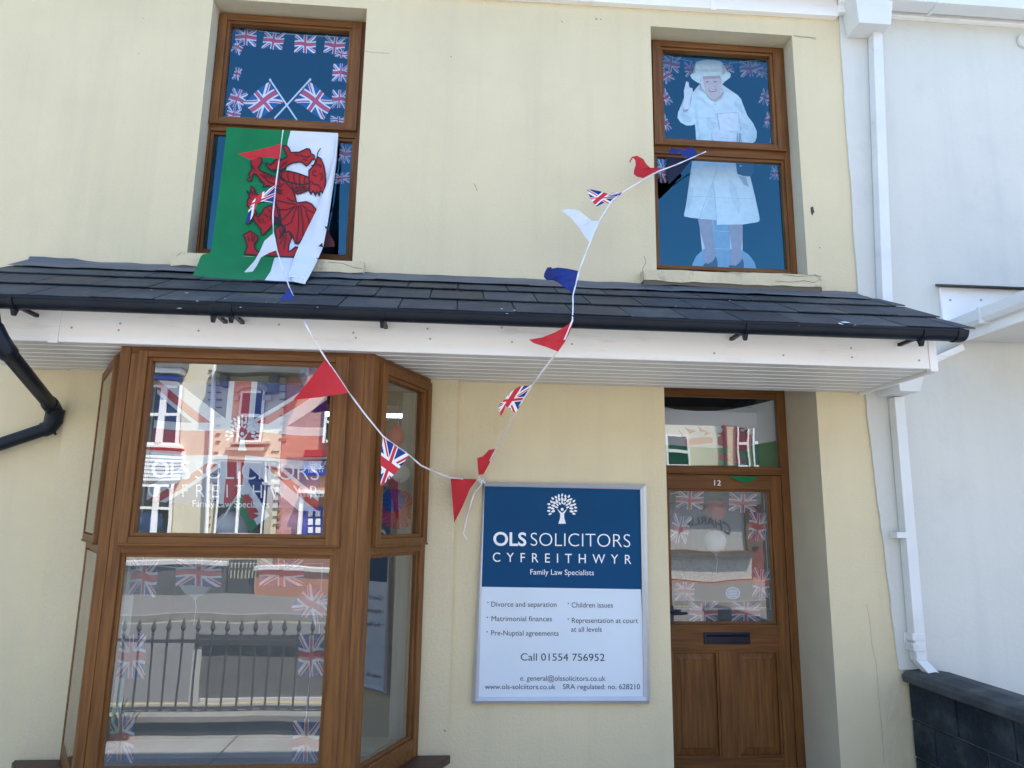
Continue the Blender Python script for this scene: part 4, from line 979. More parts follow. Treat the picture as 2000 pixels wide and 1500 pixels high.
shapes = {
 'neck': [(935, 450), (1000, 445), (1090, 468), (1175, 500), (1172, 550), (1110, 560), (1010, 540), (945, 522), (920, 480)],
 'chest': [(1020, 545), (1110, 562), (1175, 552), (1180, 600), (1130, 622), (1075, 640), (1045, 605)],
 'head': [(1172, 440), (1195, 418), (1215, 395), (1228, 355), (1248, 328), (1272, 342), (1295, 395), (1308, 460), (1312, 530), (1305, 580), (1310, 620), (1290, 632), (1268, 604), (1258, 655), (1238, 612), (1226, 656), (1208, 606), (1188, 642), (1170, 600), (1180, 552), (1172, 500)],
 'foreleg': [(950, 238), (985, 232), (1003, 255), (1020, 290), (1090, 288), (1140, 265), (1152, 258), (1178, 262), (1190, 300), (1215, 312), (1220, 345), (1198, 350), (1180, 378), (1150, 405), (1115, 372), (1085, 368), (1030, 378), (995, 395), (965, 425), (925, 442), (905, 400), (930, 360), (990, 325), (975, 285)],
 'shoulder': [(805, 375), (850, 395), (900, 345), (935, 340), (905, 430), (860, 440), (830, 420)],
 'hindleg': [(690, 345), (728, 330), (775, 332), (778, 370), (748, 418), (762, 440), (850, 478), (915, 505), (930, 560), (880, 590), (830, 565), (785, 580), (800, 552), (765, 520), (728, 468), (705, 468), (692, 520), (665, 532), (652, 518), (682, 498), (665, 475), (695, 430), (684, 380)],
 'body': [(905, 505), (965, 512), (990, 555), (1035, 605), (1055, 660), (1070, 712), (1150, 702), (1195, 722), (1232, 770), (1225, 800), (1180, 895), (1125, 1000), (1078, 1055), (1058, 1050), (1035, 985), (1005, 950), (965, 958), (935, 880), (905, 760), (885, 650), (880, 570)],
 'thigh': [(780, 790), (800, 755), (840, 735), (885, 728), (925, 760), (935, 850), (870, 895), (830, 940), (778, 985), (768, 930), (720, 872), (692, 830), (705, 800), (745, 830)],
 'claw': [(650, 605), (680, 640), (688, 570), (715, 590), (732, 640), (800, 650), (790, 700), (720, 712), (675, 750), (655, 740), (655, 690), (672, 660)],
 'tail': [(645, 890), (655, 850), (680, 800), (720, 770), (735, 800), (700, 840), (672, 880), (655, 892)],
 'foot': [(622, 978), (655, 962), (680, 948), (735, 985), (745, 1000), (738, 1025), (712, 1060), (722, 1100), (760, 1132), (830, 1122), (892, 1112), (908, 1128), (910, 1160), (800, 1150), (630, 1142), (655, 1080), (640, 1020)],
 'leg': [(890, 930), (945, 895), (972, 915), (975, 960), (1008, 952), (1028, 1000), (1005, 1060), (1000, 1120), (1025, 1110), (1060, 1080), (1082, 1085), (1060, 1135), (1042, 1165), (918, 1160), (905, 1060)],
}
ngon_fine(m, Fz([(880, 490), (960, 500), (1030, 550), (1062, 640), (1062, 720), (900, 700), (885, 600)]), E3)
for k, (nm, s_) in enumerate(shapes.items()):
    _e[0] = .0004*(k % 4); ngon_fine(m, Fz(s_), E3)
    _e[0] = .0022+.00013*k; stroke(mo, dense(Fz(s_), True), 2.6, E3, 0, True)
m.build('dragon_emblem', 'd_red', flag, normals=False)
_e[0] = .0040
lines = [[(945, 452), (940, 490), (955, 520)], [(1000, 450), (990, 490), (1005, 535)], [(1050, 458), (1043, 500), (1055, 545)], [(1095, 472), (1088, 510), (1098, 555)], [(1140, 488), (1132, 522), (1140, 556)],
 [(1060, 735), (1000, 800), (935, 870)], [(1075, 730), (1020, 880), (955, 905)], [(1085, 735), (1085, 900), (1068, 1045)], [(1100, 730), (1120, 880), (1120, 995)], [(1140, 770), (1170, 860), (1178, 890)], [(1110, 725), (1160, 770), (1222, 800)],
 [(905, 690), (980, 710), (1060, 722)], [(905, 770), (990, 768), (1060, 740)], [(985, 665), (1020, 690), (1052, 700)], [(880, 560), (930, 580), (960, 545)],
 [(1200, 445), (1210, 480), (1240, 488)], [(1215, 430), (1228, 455)], [(1262, 470), (1282, 465), (1282, 510), (1268, 520)], [(1258, 405), (1278, 412)], [(1240, 390), (1275, 395)], [(1190, 530), (1215, 555), (1250, 560), (1270, 590)],
 [(1060, 560), (1080, 620)], [(1090, 565), (1105, 620)], [(1120, 565), (1135, 612)], [(1040, 590), (1150, 575)], [(1060, 615), (1165, 590)],
 [(945, 400), (990, 360)], [(930, 420), (960, 380)], [(1100, 310), (1150, 330), (1185, 318)], [(1060, 300), (1090, 320)], [(1120, 345), (1160, 355)],
 [(790, 460), (820, 500)], [(820, 470), (850, 510)], [(850, 485), (880, 520)], [(770, 470), (830, 530), (880, 555)], [(700, 400), (720, 440)],
 [(830, 760), (860, 800), (850, 850)], [(860, 745), (890, 790)], [(780, 840), (800, 880)], [(740, 830), (765, 880)], [(800, 800), (830, 830)],
 [(660, 990), (670, 1040)], [(690, 970), (695, 1030)], [(715, 985), (705, 1040)], [(930, 920), (935, 1000)], [(920, 1010), (975, 965)], [(925, 1060), (985, 975)], [(955, 925), (960, 960)], [(985, 1000), (960, 1100)],
 [(690, 610), (705, 650)], [(710, 600), (715, 640)], [(1270, 255), (1246, 290), (1238, 340), (1232, 385), (1190, 402)], [(650, 620), (690, 680)]]
for k, s_ in enumerate(lines): _e[0] = .0044+.00006*k; stroke(mo, dense(Fz(s_)), 1.9, E3)
for s_ in ([(880, 820), (930, 840), (945, 880), (920, 905), (880, 880)], [(865, 425), (905, 438), (895, 462), (868, 450)], [(900, 590), (950, 600), (930, 622), (955, 640), (905, 630)], [(965, 920), (975, 940), (940, 1000), (925, 990)]):
    _e[0] += .0001; ngon_fine(mo, Fz(s_), E3)
mo.build('emblem_outline', 'd_black', flag, normals=False)
m = MB(); R3 = lambda x, y: at(x, y, fy(x, y)+.03)
ngon_fine(m, Fz([(1290, 1000), (1325, 900), (1345, 975), (1384, 1035), (1386, 1080), (1280, 1082), (1250, 1078)]), R3); m.build('reverse_print', 'd_dark', flag, normals=False)
m = MB(); K3 = lambda x, y: at(x, y, fy(x, y)-.065)
for s_ in ([(1302, 908), (1320, 912), (1327, 905), (1316, 935), (1310, 925)], [(1250, 1075), (1285, 1045), (1290, 1085)], [(1232, 1168), (1255, 1180), (1242, 1186)]): ngon_fine(m, Fz(s_), K3)
m.build('marking', 'd_black', flag, normals=False)

# ================================================================== flags, balloons and the standee inside the windows
def union_flag(c, w, h, Y, parent, rot=0, skew=0, name='small_flag', curl=.01, sq=1.0):
    """little union flag: c centre, w x h in picture pixels, hung at depth Y"""
    nx, ny = 12, 8; m = MB(); pts = []; uvs = []; ph = random.uniform(0, 6)
    ca, sa = math.cos(rad(rot)), math.sin(rad(rot))
    for j in range(ny+1):
        for i in range(nx+1):
            a, b = i/nx-.5, .5-j/ny
            x, y = a*w+skew*b*w, -b*h+.03*h*math.sin(a*7+ph)
            pts.append(at(c[0]+x*ca-y*sa, c[1]+x*sa+y*ca, Y+curl*math.sin(a*8+b*3+ph))); uvs.append((i/nx, 1-j/ny))
    m.add(pts, [(j*(nx+1)+i, j*(nx+1)+i+1, (j+1)*(nx+1)+i+1, (j+1)*(nx+1)+i) for j in range(ny) for i in range(nx)], 0, uvs)
    return m.build(name, 'uj', parent, smooth='all', normals=False)
def string(pts, Y, parent, r=.0025):
    m = MB(); m.tube([at(x, y, Y) for x, y in pts], r, 6); m.build('string', 'cord', parent, smooth=True)

YI = .24
zl = zp(330, 0, 4.444)
b1 = thing('window_bunting', 'string of small union flags round the inside of the left upper window', 'bunting', tuple(at(560, 150, YI)), 'flag strings inside the windows')
string(zl([(560, 250), (650, 250), (900, 285), (1180, 305), (1440, 320), (1570, 330), (1560, 560), (1540, 800), (1530, 1050)]), YI+.01, b1)
for (x, y, w, h, r, s) in ((668, 322, 185, 150, 3, 0), (907, 352, 180, 150, 4, .1), (1183, 382, 185, 155, 2, 0), (1440, 392, 180, 150, 4, .05), (598, 410, 90, 110, 25, 0), (1500, 468, 110, 70, 10, 0),
                           (592, 640, 60, 110, 15, .1), (592, 860, 140, 170, 22, 0), (560, 990, 120, 110, 12, 0), (1490, 632, 140, 155, 5, 0), (1478, 860, 130, 160, 4, 0), (1470, 1040, 140, 60, 4, 0)):
    q = zl([(x, y)])[0]; union_flag(q, w/4.444, h/4.444, YI+random.uniform(-.01, .02), b1, r, s)
zq = zp(330, 230, 4.287)
for (x, y, w, h, r) in ((1475, 300, 100, 160, 8), (1450, 505, 130, 90, -4)):
    q = zq([(x, y)])[0]; union_flag(q, w/4.287, h/4.287, YI+.02, b1, r)
def hand_flag(A_, Bq, Cq, Dq, s0, s1, label):
    """A,B along the stick, C,D the fly end"""
    t = thing('hand_flag', label, 'flag', tuple(at(*s1, YI-.02)), 'crossed flags in the window')
    m = MB(); m.tube([at(*s0, YI-.03), at(*s1, YI-.05)], .006, 8); m.lathe(at(*s0, YI-.03), [(.003, -.01), (.01, 0), (.003, .012)], 8); m.build('stick', 'cord', t, smooth=True)
    m = MB(); n = 14; pts = []; uvs = []
    for j in range(9):
        for i in range(n+1):
            u_, v_ = i/n, j/8
            x = (A_[0]*(1-v_)+Bq[0]*v_)*(1-u_)+(Dq[0]*(1-v_)+Cq[0]*v_)*u_; y = (A_[1]*(1-v_)+Bq[1]*v_)*(1-u_)+(Dq[1]*(1-v_)+Cq[1]*v_)*u_
            pts.append(at(x, y-1.5*math.sin(u_*6), YI-.02+.012*math.sin(u_*7+v_))); uvs.append((u_, 1-v_))
    m.add(pts, [(j*(n+1)+i, j*(n+1)+i+1, (j+1)*(n+1)+i+1, (j+1)*(n+1)+i) for j in range(8) for i in range(n)], 0, uvs)
    m.build('flag_cloth', 'uj', t, smooth='all', normals=False)
hand_flag(*zl([(868, 712), (995, 888), (775, 1030), (640, 885)]), *zl([(878, 695), (1110, 1042)]), 'union flag on a white stick flying left from the crossed pair in the upper window')
hand_flag(*zl([(1222, 712), (1085, 880), (1345, 1040), (1435, 880)]), *zl([(1226, 692), (915, 1030)]), 'union flag on a white stick flying right from the crossed pair in the upper window')
zr1, zr2 = zp(1200, 30, 4), zp(1200, 260, 4)
b2 = thing('window_bunting', 'string of small union flags hanging behind the cardboard figure in the right upper window', 'bunting', tuple(at(1400, 130, .42)), 'flag strings inside the windows')
string(zr1([(370, 300), (500, 340), (750, 385), (980, 365), (1130, 350), (1190, 350), (1210, 600), (1230, 990)]), .43, b2)
for (x, y, w, h, r) in ((440, 378, 145, 125, 6), (605, 420, 110, 120, -8), (878, 420, 100, 90, -20), (1062, 412, 165, 130, -8), (1160, 435, 90, 110, 10), (410, 470, 80, 110, -30), (402, 640, 60, 130, -28), (400, 840, 50, 130, -25), (1180, 640, 80, 120, 18), (1205, 820, 60, 130, 15), (1228, 980, 30, 40, 10)):
    union_flag(zr1([(x, y)])[0], w/4, h/4, .42+random.uniform(-.01, .02), b2, r)
for (x, y, w, h, r) in ((372, 295, 90, 180, 6), (1258, 312, 80, 110, 8)): union_flag(zr2([(x, y)])[0], w/4, h/4, .42, b2, r)

# the printed cardboard figure (flat in the place itself)
def solid(name, c, rough=.7, c2=None, sc_=25):
    M[name] = noisy(name, c, c2 or mul(c, .88), sc_, rough=rough)
solid('p_coat', (.80, .88, .88), c2=(.70, .80, .82)); solid('p_coat_d', (.69, .79, .82)); solid('p_shade', (.40, .54, .60)); solid('p_skin', (.74, .56, .50)); solid('p_skin_d', (.56, .40, .37)); solid('p_glove', (.86, .87, .90)); solid('p_hat', (.84, .92, .90))
solid('p_hair', (.78, .78, .78)); solid('p_leg', (.40, .33, .36)); solid('p_shoe', (.03, .03, .04)); solid('p_bag', (.03, .035, .05)); solid('p_board', (.26, .40, .52)); solid('p_line', (.14, .18, .22)); solid('p_lip', (.5, .18, .2)); solid('p_card', (.86, .88, .90))
YQ = .34
st = thing('cardboard_figure', 'life-size printed cardboard cutout of a waving woman in pale coat and hat, right upper window', 'cutout', tuple(at(1410, 520, YQ)))
_q = [0]
def Q3(x, y): return at(x, y, YQ-_q[0])
PM = ['p_coat', 'p_coat_d', 'p_shade', 'p_skin', 'p_skin_d', 'p_glove', 'p_hat', 'p_hair', 'p_leg', 'p_shoe', 'p_bag', 'p_board', 'p_line', 'p_lip', 'p_card']
pm = MB()
def sh(z, pts, mat, dz=None):
    _q[0] += .00035 if dz is None else dz; ngon(pm, z(pts), Q3, PM.index(mat))
def ln(z, pts, w, mat='p_line'):
    _q[0] += .00025; stroke(pm, z(pts), w, Q3, PM.index(mat))
# back board, feet, legs
sh(zr2, [(770, 660), (895, 660), (905, 905), (780, 905)], 'p_board'); sh(zr2, [(605, 1045), (610, 1020), (640, 960), (700, 905), (985, 905), (1050, 950), (1095, 1010), (1110, 1060), (605, 1060)], 'p_board')
ln(zr2, [(770, 762), (900, 770)], .7, 'p_coat_d'); ln(zr2, [(780, 903), (908, 906)], .7, 'p_coat_d'); ln(zr2, [(860, 940), (862, 1040)], .5); ln(zr2, [(690, 930), (990, 940)], .4)
sh(zr2, [(650, 655), (765, 655), (776, 830), (780, 900), (792, 965), (775, 1010), (735, 1020), (705, 1012), (712, 950), (706, 890), (670, 760)], 'p_leg'); sh(zr2, [(890, 690), (1002, 690), (1000, 830), (990, 900), (1002, 985), (985, 1010), (960, 1035), (900, 1030), (912, 960), (918, 900), (903, 800)], 'p_leg')
sh(zr2, [(692, 1035), (710, 1014), (740, 1018), (770, 1000), (792, 962), (806, 1000), (806, 1045), (715, 1050)], 'p_shoe'); sh(zr2, [(893, 1038), (915, 1028), (950, 1035), (980, 1010), (1000, 980), (1012, 1010), (1010, 1055), (900, 1055)], 'p_shoe')
sh(zr2, [(712, 1016), (735, 1020), (765, 998), (785, 960), (740, 950), (715, 980)], 'p_leg'); sh(zr2, [(908, 1030), (945, 1036), (975, 1008), (995, 978), (950, 960), (918, 985)], 'p_leg')
# skirt and coat
sh(zr2, [(620, 120), (945, 110), (1000, 250), (1060, 335), (1100, 500), (1136, 672), (1130, 690), (1105, 698), (1000, 714), (800, 716), (797, 680), (665, 668), (600, 662), (545, 650), (545, 630), (562, 555), (585, 400), (606, 240)], 'p_coat')
sh(zr2, [(768, 400), (790, 470), (798, 676), (668, 664), (720, 540)], 'p_coat_d'); ln(zr2, [(800, 285), (775, 370), (700, 560), (664, 666)], .9, 'p_shade'); ln(zr2, [(770, 380), (785, 500), (800, 712)], 1.0, 'p_shade'); ln(zr2, [(560, 495), (760, 498)], .3); ln(zr2, [(780, 502), (1095, 514)], .3)
sh(zr2, [(890, 350), (950, 420), (985, 560), (975, 640), (930, 560), (900, 450)], 'p_coat_d'); sh(zr2, [(590, 420), (620, 430), (600, 560), (570, 600)], 'p_coat_d'); sh(zr2, [(965, 330), (1030, 345), (1050, 420), (1010, 400)], 'p_shade')
sh(zr2, [(948, 225), (1060, 225), (1095, 240), (1088, 310), (1065, 338), (1010, 335), (960, 318)], 'p_bag'); sh(zr2, [(980, 250), (992, 250), (992, 262), (980, 262)], 'p_card')
sh(zr1, [(612, 602), (660, 590), (705, 588), (745, 640), (790, 662), (830, 640), (860, 594), (910, 605), (962, 622), (990, 655), (1002, 690), (1040, 785), (1085, 845), (1112, 905), (1112, 950), (1100, 985), (1078, 1000), (1000, 1090), (645, 1090), (640, 970), (636, 900), (630, 850), (600, 860), (560, 860), (515, 835), (493, 800), (498, 755), (525, 705), (560, 720), (590, 700), (604, 650)], 'p_coat')
for pts in ([(640, 860), (630, 800), (622, 720), (640, 690), (650, 780), (656, 900)], [(720, 790), (780, 830), (790, 880), (750, 900), (720, 860)], [(985, 830), (1040, 860), (1060, 900), (1010, 880), (985, 900)], [(930, 660), (985, 700), (1010, 770), (975, 740), (940, 700)], [(520, 760), (560, 780), (610, 800), (600, 840), (540, 830)], [(660, 920), (720, 930), (700, 965), (655, 965)]): sh(zr1, pts, 'p_coat_d')
ln(zr1, [(630, 800), (800, 803)], .3); ln(zr1, [(660, 610), (650, 700), (655, 850), (665, 965)], .5, 'p_coat_d'); ln(zr1, [(985, 800), (1000, 900), (1050, 890)], .5, 'p_coat_d')
sh(zr1, [(628, 620), (665, 598), (712, 600), (745, 650), (785, 690), (840, 700), (885, 672), (880, 695), (830, 735), (790, 738), (735, 705), (690, 662)], 'p_hat'); ln(zr1, [(690, 650), (740, 695), (800, 722), (860, 700)], .6, 'p_coat_d'); ln(zr1, [(665, 640), (720, 690)], .5, 'p_coat_d')
sh(zr1, [(880, 685), (900, 680), (905, 705), (890, 718), (878, 705)], 'p_card')
for y in (690, 770, 840): sh(zr1, [(785, y), (793, y), (793, y+8), (785, y+8)], 'p_shade')
# document
sh(zr1, [(803, 768), (966, 758), (986, 905), (826, 908)], 'p_card'); ln(zr1, [(803, 768), (966, 758), (986, 905)], .5); ln(zr1, [(803, 768), (826, 908)], .5); sh(zr1, [(884, 795), (896, 795), (896, 812), (884, 812)], 'p_coat_d')
# hands
sh(zr1, [(532, 700), (545, 640), (543, 590), (552, 555), (560, 518), (568, 515), (573, 530), (577, 516), (582, 535), (583, 565), (588, 590), (598, 566), (608, 568), (612, 590), (606, 625), (592, 650), (588, 705), (578, 728), (545, 740)], 'p_glove')
ln(zr1, [(566, 530), (563, 575)], .35, 'p_shade'); ln(zr1, [(575, 535), (573, 580)], .35, 'p_shade'); ln(zr1, [(586, 590), (582, 620)], .35, 'p_shade'); sh(zr1, [(534, 715), (545, 738), (575, 732), (584, 722), (570, 750), (540, 752)], 'p_skin_d')
sh(zr1, [(770, 905), (830, 895), (880, 900), (930, 925), (955, 950), (952, 985), (880, 990), (780, 985), (760, 950)], 'p_glove'); ln(zr1, [(790, 925), (850, 930), (900, 945)], .35, 'p_shade'); ln(zr1, [(780, 950), (840, 955), (890, 965)], .35, 'p_shade')
for x in (962, 976, 988): ln(zr1, [(x, 918), (x-2, 960), (x+4, 990)], .9, 'p_bag')
# head
sh(zr1, [(672, 470), (845, 465), (848, 510), (838, 575), (820, 600), (705, 600), (684, 575), (676, 540)], 'p_hair')
sh(zr1, [(690, 468), (832, 466), (834, 520), (838, 560), (834, 600), (815, 635), (790, 655), (765, 655), (735, 635), (712, 600), (700, 560)], 'p_skin')
sh(zr1, [(740, 640), (765, 655), (790, 655), (818, 632), (850, 600), (858, 600), (830, 650), (790, 668), (755, 655)], 'p_skin_d')
sh(zr1, [(690, 468), (832, 466), (833, 492), (760, 496), (694, 498)], 'p_skin_d')
ln(zr1, [(706, 507), (722, 503), (740, 508)], .5, 'p_hair'); ln(zr1, [(765, 507), (785, 501), (806, 505)], .5, 'p_hair')
for x in (725, 786): sh(zr1, [(x-12, 520), (x-4, 514), (x+6, 514), (x+13, 519), (x+5, 523), (x-5, 523)], 'p_line')
ln(zr1, [(754, 515), (748, 545), (742, 556), (750, 562), (764, 561)], .4, 'p_skin_d'); ln(zr1, [(734, 560), (724, 580)], .35, 'p_skin_d'); ln(zr1, [(786, 556), (802, 578)], .35, 'p_skin_d')
sh(zr1, [(732, 578), (750, 582), (775, 581), (800, 574), (790, 594), (768, 601), (746, 596)], 'p_lip'); sh(zr1, [(742, 583), (770, 585), (790, 580), (780, 590), (755, 591)], 'p_card')
for x, y in ((690, 563), (838, 562)): sh(zr1, [(x-4, y-4), (x+4, y-4), (x+5, y+4), (x, y+8), (x-5, y+4)], 'p_card')
# hat
sh(zr1, [(592, 470), (600, 458), (640, 452), (680, 470), (760, 468), (845, 462), (872, 442), (900, 446), (909, 462), (905, 485), (875, 508), (842, 532), (836, 492), (822, 470), (760, 474), (684, 476), (670, 500), (676, 535), (640, 520), (606, 495)], 'p_hat')
sh(zr1, [(630, 390), (640, 366), (665, 354), (720, 347), (780, 348), (825, 356), (842, 368), (846, 440), (842, 466), (760, 474), (680, 476), (650, 462), (635, 452)], 'p_hat')
sh(zr1, [(634, 412), (730, 424), (846, 412), (846, 436), (740, 446), (636, 436)], 'p_coat_d'); sh(zr1, [(640, 368), (665, 354), (780, 350), (842, 368), (780, 382), (690, 384)], 'p_coat'); ln(zr1, [(600, 478), (640, 500), (672, 505)], .5, 'p_coat_d'); ln(zr1, [(842, 505), (880, 490), (905, 470)], .5, 'p_coat_d')
pm.build('printed_front', PM, st, normals=False)
m = MB()
for zf, pts in ((zr1, [(612, 602), (680, 520), (600, 480), (640, 366), (780, 348), (842, 368), (905, 470), (842, 540), (962, 622), (1040, 785), (1110, 905), (1078, 1000), (1000, 1090), (645, 1090), (630, 850), (515, 830), (500, 755), (545, 640), (560, 520), (612, 590)]),
                (zr2, [(620, 120), (945, 110), (1060, 335), (1130, 690), (1002, 700), (1000, 1050), (700, 1050), (660, 665), (548, 648)])):
    q = [at(x, y, YQ+.001) for x, y in zf(pts)]; m.prism(q, (0, .006, 0))
m.build('card_backing', 'paper_white', st)

# upper bay: big flag on the glass, balloons, little dragon flag
YB = -.60
bf = MB(); n = 24; pts = []; uvs = []
TL, TR, BR, BL = (309, 742), (641, 752), (620, 997), (286, 977)
for j in range(13):
    for i in range(n+1):
        a, b = i/n, j/12
        x = (TL[0]*(1-b)+BL[0]*b)*(1-a)+(TR[0]*(1-b)+BR[0]*b)*a; y = (TL[1]*(1-b)+BL[1]*b)*(1-a)+(TR[1]*(1-b)+BR[1]*b)*a
        pts.append(at(x, y+2.5*math.sin(a*9), YB+.012*math.sin(a*15+b*2))); uvs.append((a, 1-b))
bf.add(pts, [(j*(n+1)+i, j*(n+1)+i+1, (j+1)*(n+1)+i+1, (j+1)*(n+1)+i) for j in range(12) for i in range(n)], 0, uvs)
tag(bf.build('union_flag', 'uj', None, smooth='all', normals=False), 'large union flag hung behind the lettered upper bay pane', 'flag')
def balloon(px, py, rpx, Y, mat, label, tail=True, sq=1.12, up=True):
    c = at(px, py, Y); r = rpx/F*((c-CAM).length); t = thing('balloon', label, 'balloon', tuple(c), 'balloons inside the windows')
    prof = [(r*math.sin(math.pi*k/16)*(1-.10*math.cos(math.pi*k/16)), (-r*sq*math.cos(math.pi*k/16))) for k in range(1, 16)]
    if not up: prof = [(a, -b) for a, b in reversed(prof)]
    m = MB(); m.lathe(c, [(.004, prof[0][1]-.01)]+prof+[(.003, prof[-1][1]+.002)], 24); m.build('balloon_skin', mat, t, smooth='all')
    m = MB(); s = -1 if up else 1; k = c+Vector((0, 0, s*r*(sq+.06))); m.lathe(k, [(.004, -.008), (.013, 0), (.005, .008)], 10)
    m.tube([k, k+Vector((.01, 0, -s*-.05)), k+Vector((0, .01, s*.14))], .0018, 5); m.build('knot', mat, t, smooth=True)
balloon(452, 1034, 29, -.50, 'bal_white', 'white balloon low behind the lettered bay pane, beside the little dragon flag')
balloon(576, 1026, 29, -.50, 'bal_lilac', 'lilac balloon low in the right corner of the lettered bay pane')
balloon(294, 1022, 20, -.46, 'bal_blue', 'blue balloon low in the left corner of the lettered bay pane')
balloon(612, 738, 26, -.46, 'bal_blue', 'blue balloon high behind the red pennant at the top of the lettered bay pane')
balloon(385, 1128, 30, -.42, 'bal_white', 'white balloon behind the lower bay pane, under the row of small flags')
df = thing('hand_flag', 'small green and white dragon flag on a stick behind the white balloon pane', 'flag', tuple(at(420, 1040, -.63)))
m = MB(); m.tube([at(484, 936, -.66), at(418, 1040, -.63)], .005, 8); m.build('stick', 'cord', df, smooth=True)
zd = zp(440, 860, 8.11)
def H3(x, y): return at(x, y, -.655+.0002*(x-480))
m = MB(); ngon(m, zd([(340, 628), (700, 1195), (505, 1345), (450, 1250), (290, 870), (230, 840)]), H3); m.build('white_cloth', 'white', df, normals=False)
m = MB(); ngon(m, zd([(225, 838), (290, 870), (350, 1000), (455, 1250), (505, 1345), (385, 1470), (340, 1330), (260, 1210), (170, 1090), (100, 1055)]), H3); m.build('green_cloth', 'green', df, normals=False)
m = MB(); ngon(m, zd([(285, 880), (320, 850), (350, 870), (360, 835), (380, 880), (430, 930), (440, 1000), (480, 1050), (530, 1145), (480, 1150), (440, 1150), (540, 1190), (460, 1240), (400, 1250), (340, 1100), (270, 980)]), lambda x, y: H3(x, y)+Vector((0, -.002, 0))); m.build('dragon_emblem', 'd_red', df, normals=False)

# lower bay flags
zb = zp(60, 1040, 3.125); YLw = -.62
b3 = thing('window_bunting', 'string of cloth union flags down both sides of the lower bay pane', 'bunting', tuple(at(430, 1120, YLw)), 'flag strings inside the windows')
string(zb([(575, 340), (640, 190), (900, 215), (1180, 190), (1420, 190), (1660, 190), (1780, 190), (1760, 620), (1700, 900), (1680, 1140)]), YLw, b3)
for (x, y, w, h, r, s) in ((690, 270, 165, 230, 6, -.05), (1025, 245, 280, 165, 1, 0), (1530, 245, 270, 165, 0, 0), (1720, 440, 190, 190, 35, 0), (612, 755, 175, 265, 4, -.05), (1712, 750, 155, 255, 1, 0), (545, 1255, 175, 285, 4, -.03), (1680, 1280, 165, 270, 2, 0)):
    union_flag(zb([(x, y)])[0], w/3.125, h/3.125, YLw+random.uniform(-.01, .01), b3, r, s)

# side pane: lamp, balloon, paper fans
lamp = thing('ceiling_light', 'lit strip light on the office ceiling, seen through the right side bay pane', 'lamp', tuple(at(775, 812, 2.6)))
c = at(735, 812, 2.6); d = at(820, 814, 2.6)
m = MB(); m.box(c.x-1.0, d.x+.2, 2.55, 2.65, c.z+.02, c.z+.10); m.build('lamp_body', 'upvc', lamp)
tube = bpy.data.materials.new('lit_tube'); tube.use_nodes = True; tb = tube.node_tree.nodes['Principled BSDF']
tb.inputs['Emission Color'].default_value = (.85, .95, 1, 1); tb.inputs['Emission Strength'].default_value = 2.2; M['lit_tube'] = tube
m = MB(); m.box(c.x-.95, d.x+.15, 2.56, 2.64, c.z-.012, c.z+.019); m.build('tube', 'lit_tube', lamp)
balloon(772, 852, 16.5, -.05, 'bal_red', 'red balloon hanging high in the right side bay pane', sq=1.4, up=False)
pf = thing('paper_fan', 'round red and blue pleated paper fans hanging in the right side bay pane', 'decoration', tuple(at(775, 980, -.1)))
def fan(px, py, rpx, Y, mat, name):
    c = at(px, py, Y); r = rpx/F*((c-CAM).length); m = MB(); n = 48; P = [c]
    for k in range(n): P.append(c+Vector((r*math.cos(2*math.pi*k/n), .012*(k % 2), r*math.sin(2*math.pi*k/n))))
    m.add(P, [(0, 1+k, 1+(k+1) % n) for k in range(n)]); m.build(name, mat, pf, normals=False)
fan(778, 995, 37, -.02, 'paper_red', 'red_fan'); fan(768, 977, 22, -.06, 'paper_blue', 'blue_fan'); fan(783, 925, 17, -.01, 'paper_white', 'white_fan')
m = MB(); m.tube([at(777, 790, -.03), at(779, 925, -.015), at(775, 1000, -.015)], .002, 5); m.build('string', 'cord', pf)

# door: small flags, red and white balloons, sticker; transom flag
zo = zp(1290, 940, 5.358); YO = YD+.09
b4 = thing('window_bunting', 'string of pale union flags round the inside of the front door glass', 'bunting', tuple(at(1400, 970, YO)), 'flag strings inside the windows')
string(zo([(110, 130), (300, 100), (860, 115), (1080, 115), (1090, 400), (1120, 900), (1150, 1340), (600, 1335), (170, 1335)]), YO, b4)
for (x, y, w, h, r) in ((305, 195, 290, 195, 2), (862, 225, 290, 195, 2), (205, 500, 190, 290, 12), (1018, 470, 185, 300, 4), (1055, 1070, 175, 310, 3), (255, 1150, 200, 190, 0), (450, 1370, 300, 210, 0), (895, 1370, 300, 210, 1)):
    union_flag(zo([(x, y)])[0], w/5.358, h/5.358, YO+random.uniform(.0, .02), b4, r)
balloon(*zo([(575, 300)])[0], 20, YD+.25, 'bal_red', 'red balloon near the top of the front door glass', sq=1.0)
balloon(*zo([(575, 635)])[0], 20, YD+.25, 'bal_white', 'white balloon in the middle of the front door glass', sq=1.05)
m = MB(); c = zo([(757, 1170)])[0]
for rr, mt in ((14, 0), (12.4, 1)): m.poly([at(c[0]+rr*math.cos(k*.2618), c[1]+rr*.86*math.sin(k*.2618), YD+.0302-.0005*mt) for k in range(24)], mt)
for k in range(5): m.poly([at(c[0]+dx, c[1]+dy-6+3*k, YD+.029) for dx, dy in ((-8, 0), (8, .3), (8, 1.1), (-8, .8))], 0)
tag(m.build('sticker', ['letter', 'sticker'], None, normals=False), 'round pale blue sticker low on the front door glass', 'sticker')
tf = thing('dragon_flag', 'green and white dragon flag draped inside the glass over the front door', 'flag', tuple(at(1410, 850, YD+.1)))
zt3 = zp(1280, 750, 7.692); YT = YD+.08
def T4(x, y): return at(x, y, YT+.008*math.sin(x*.08))
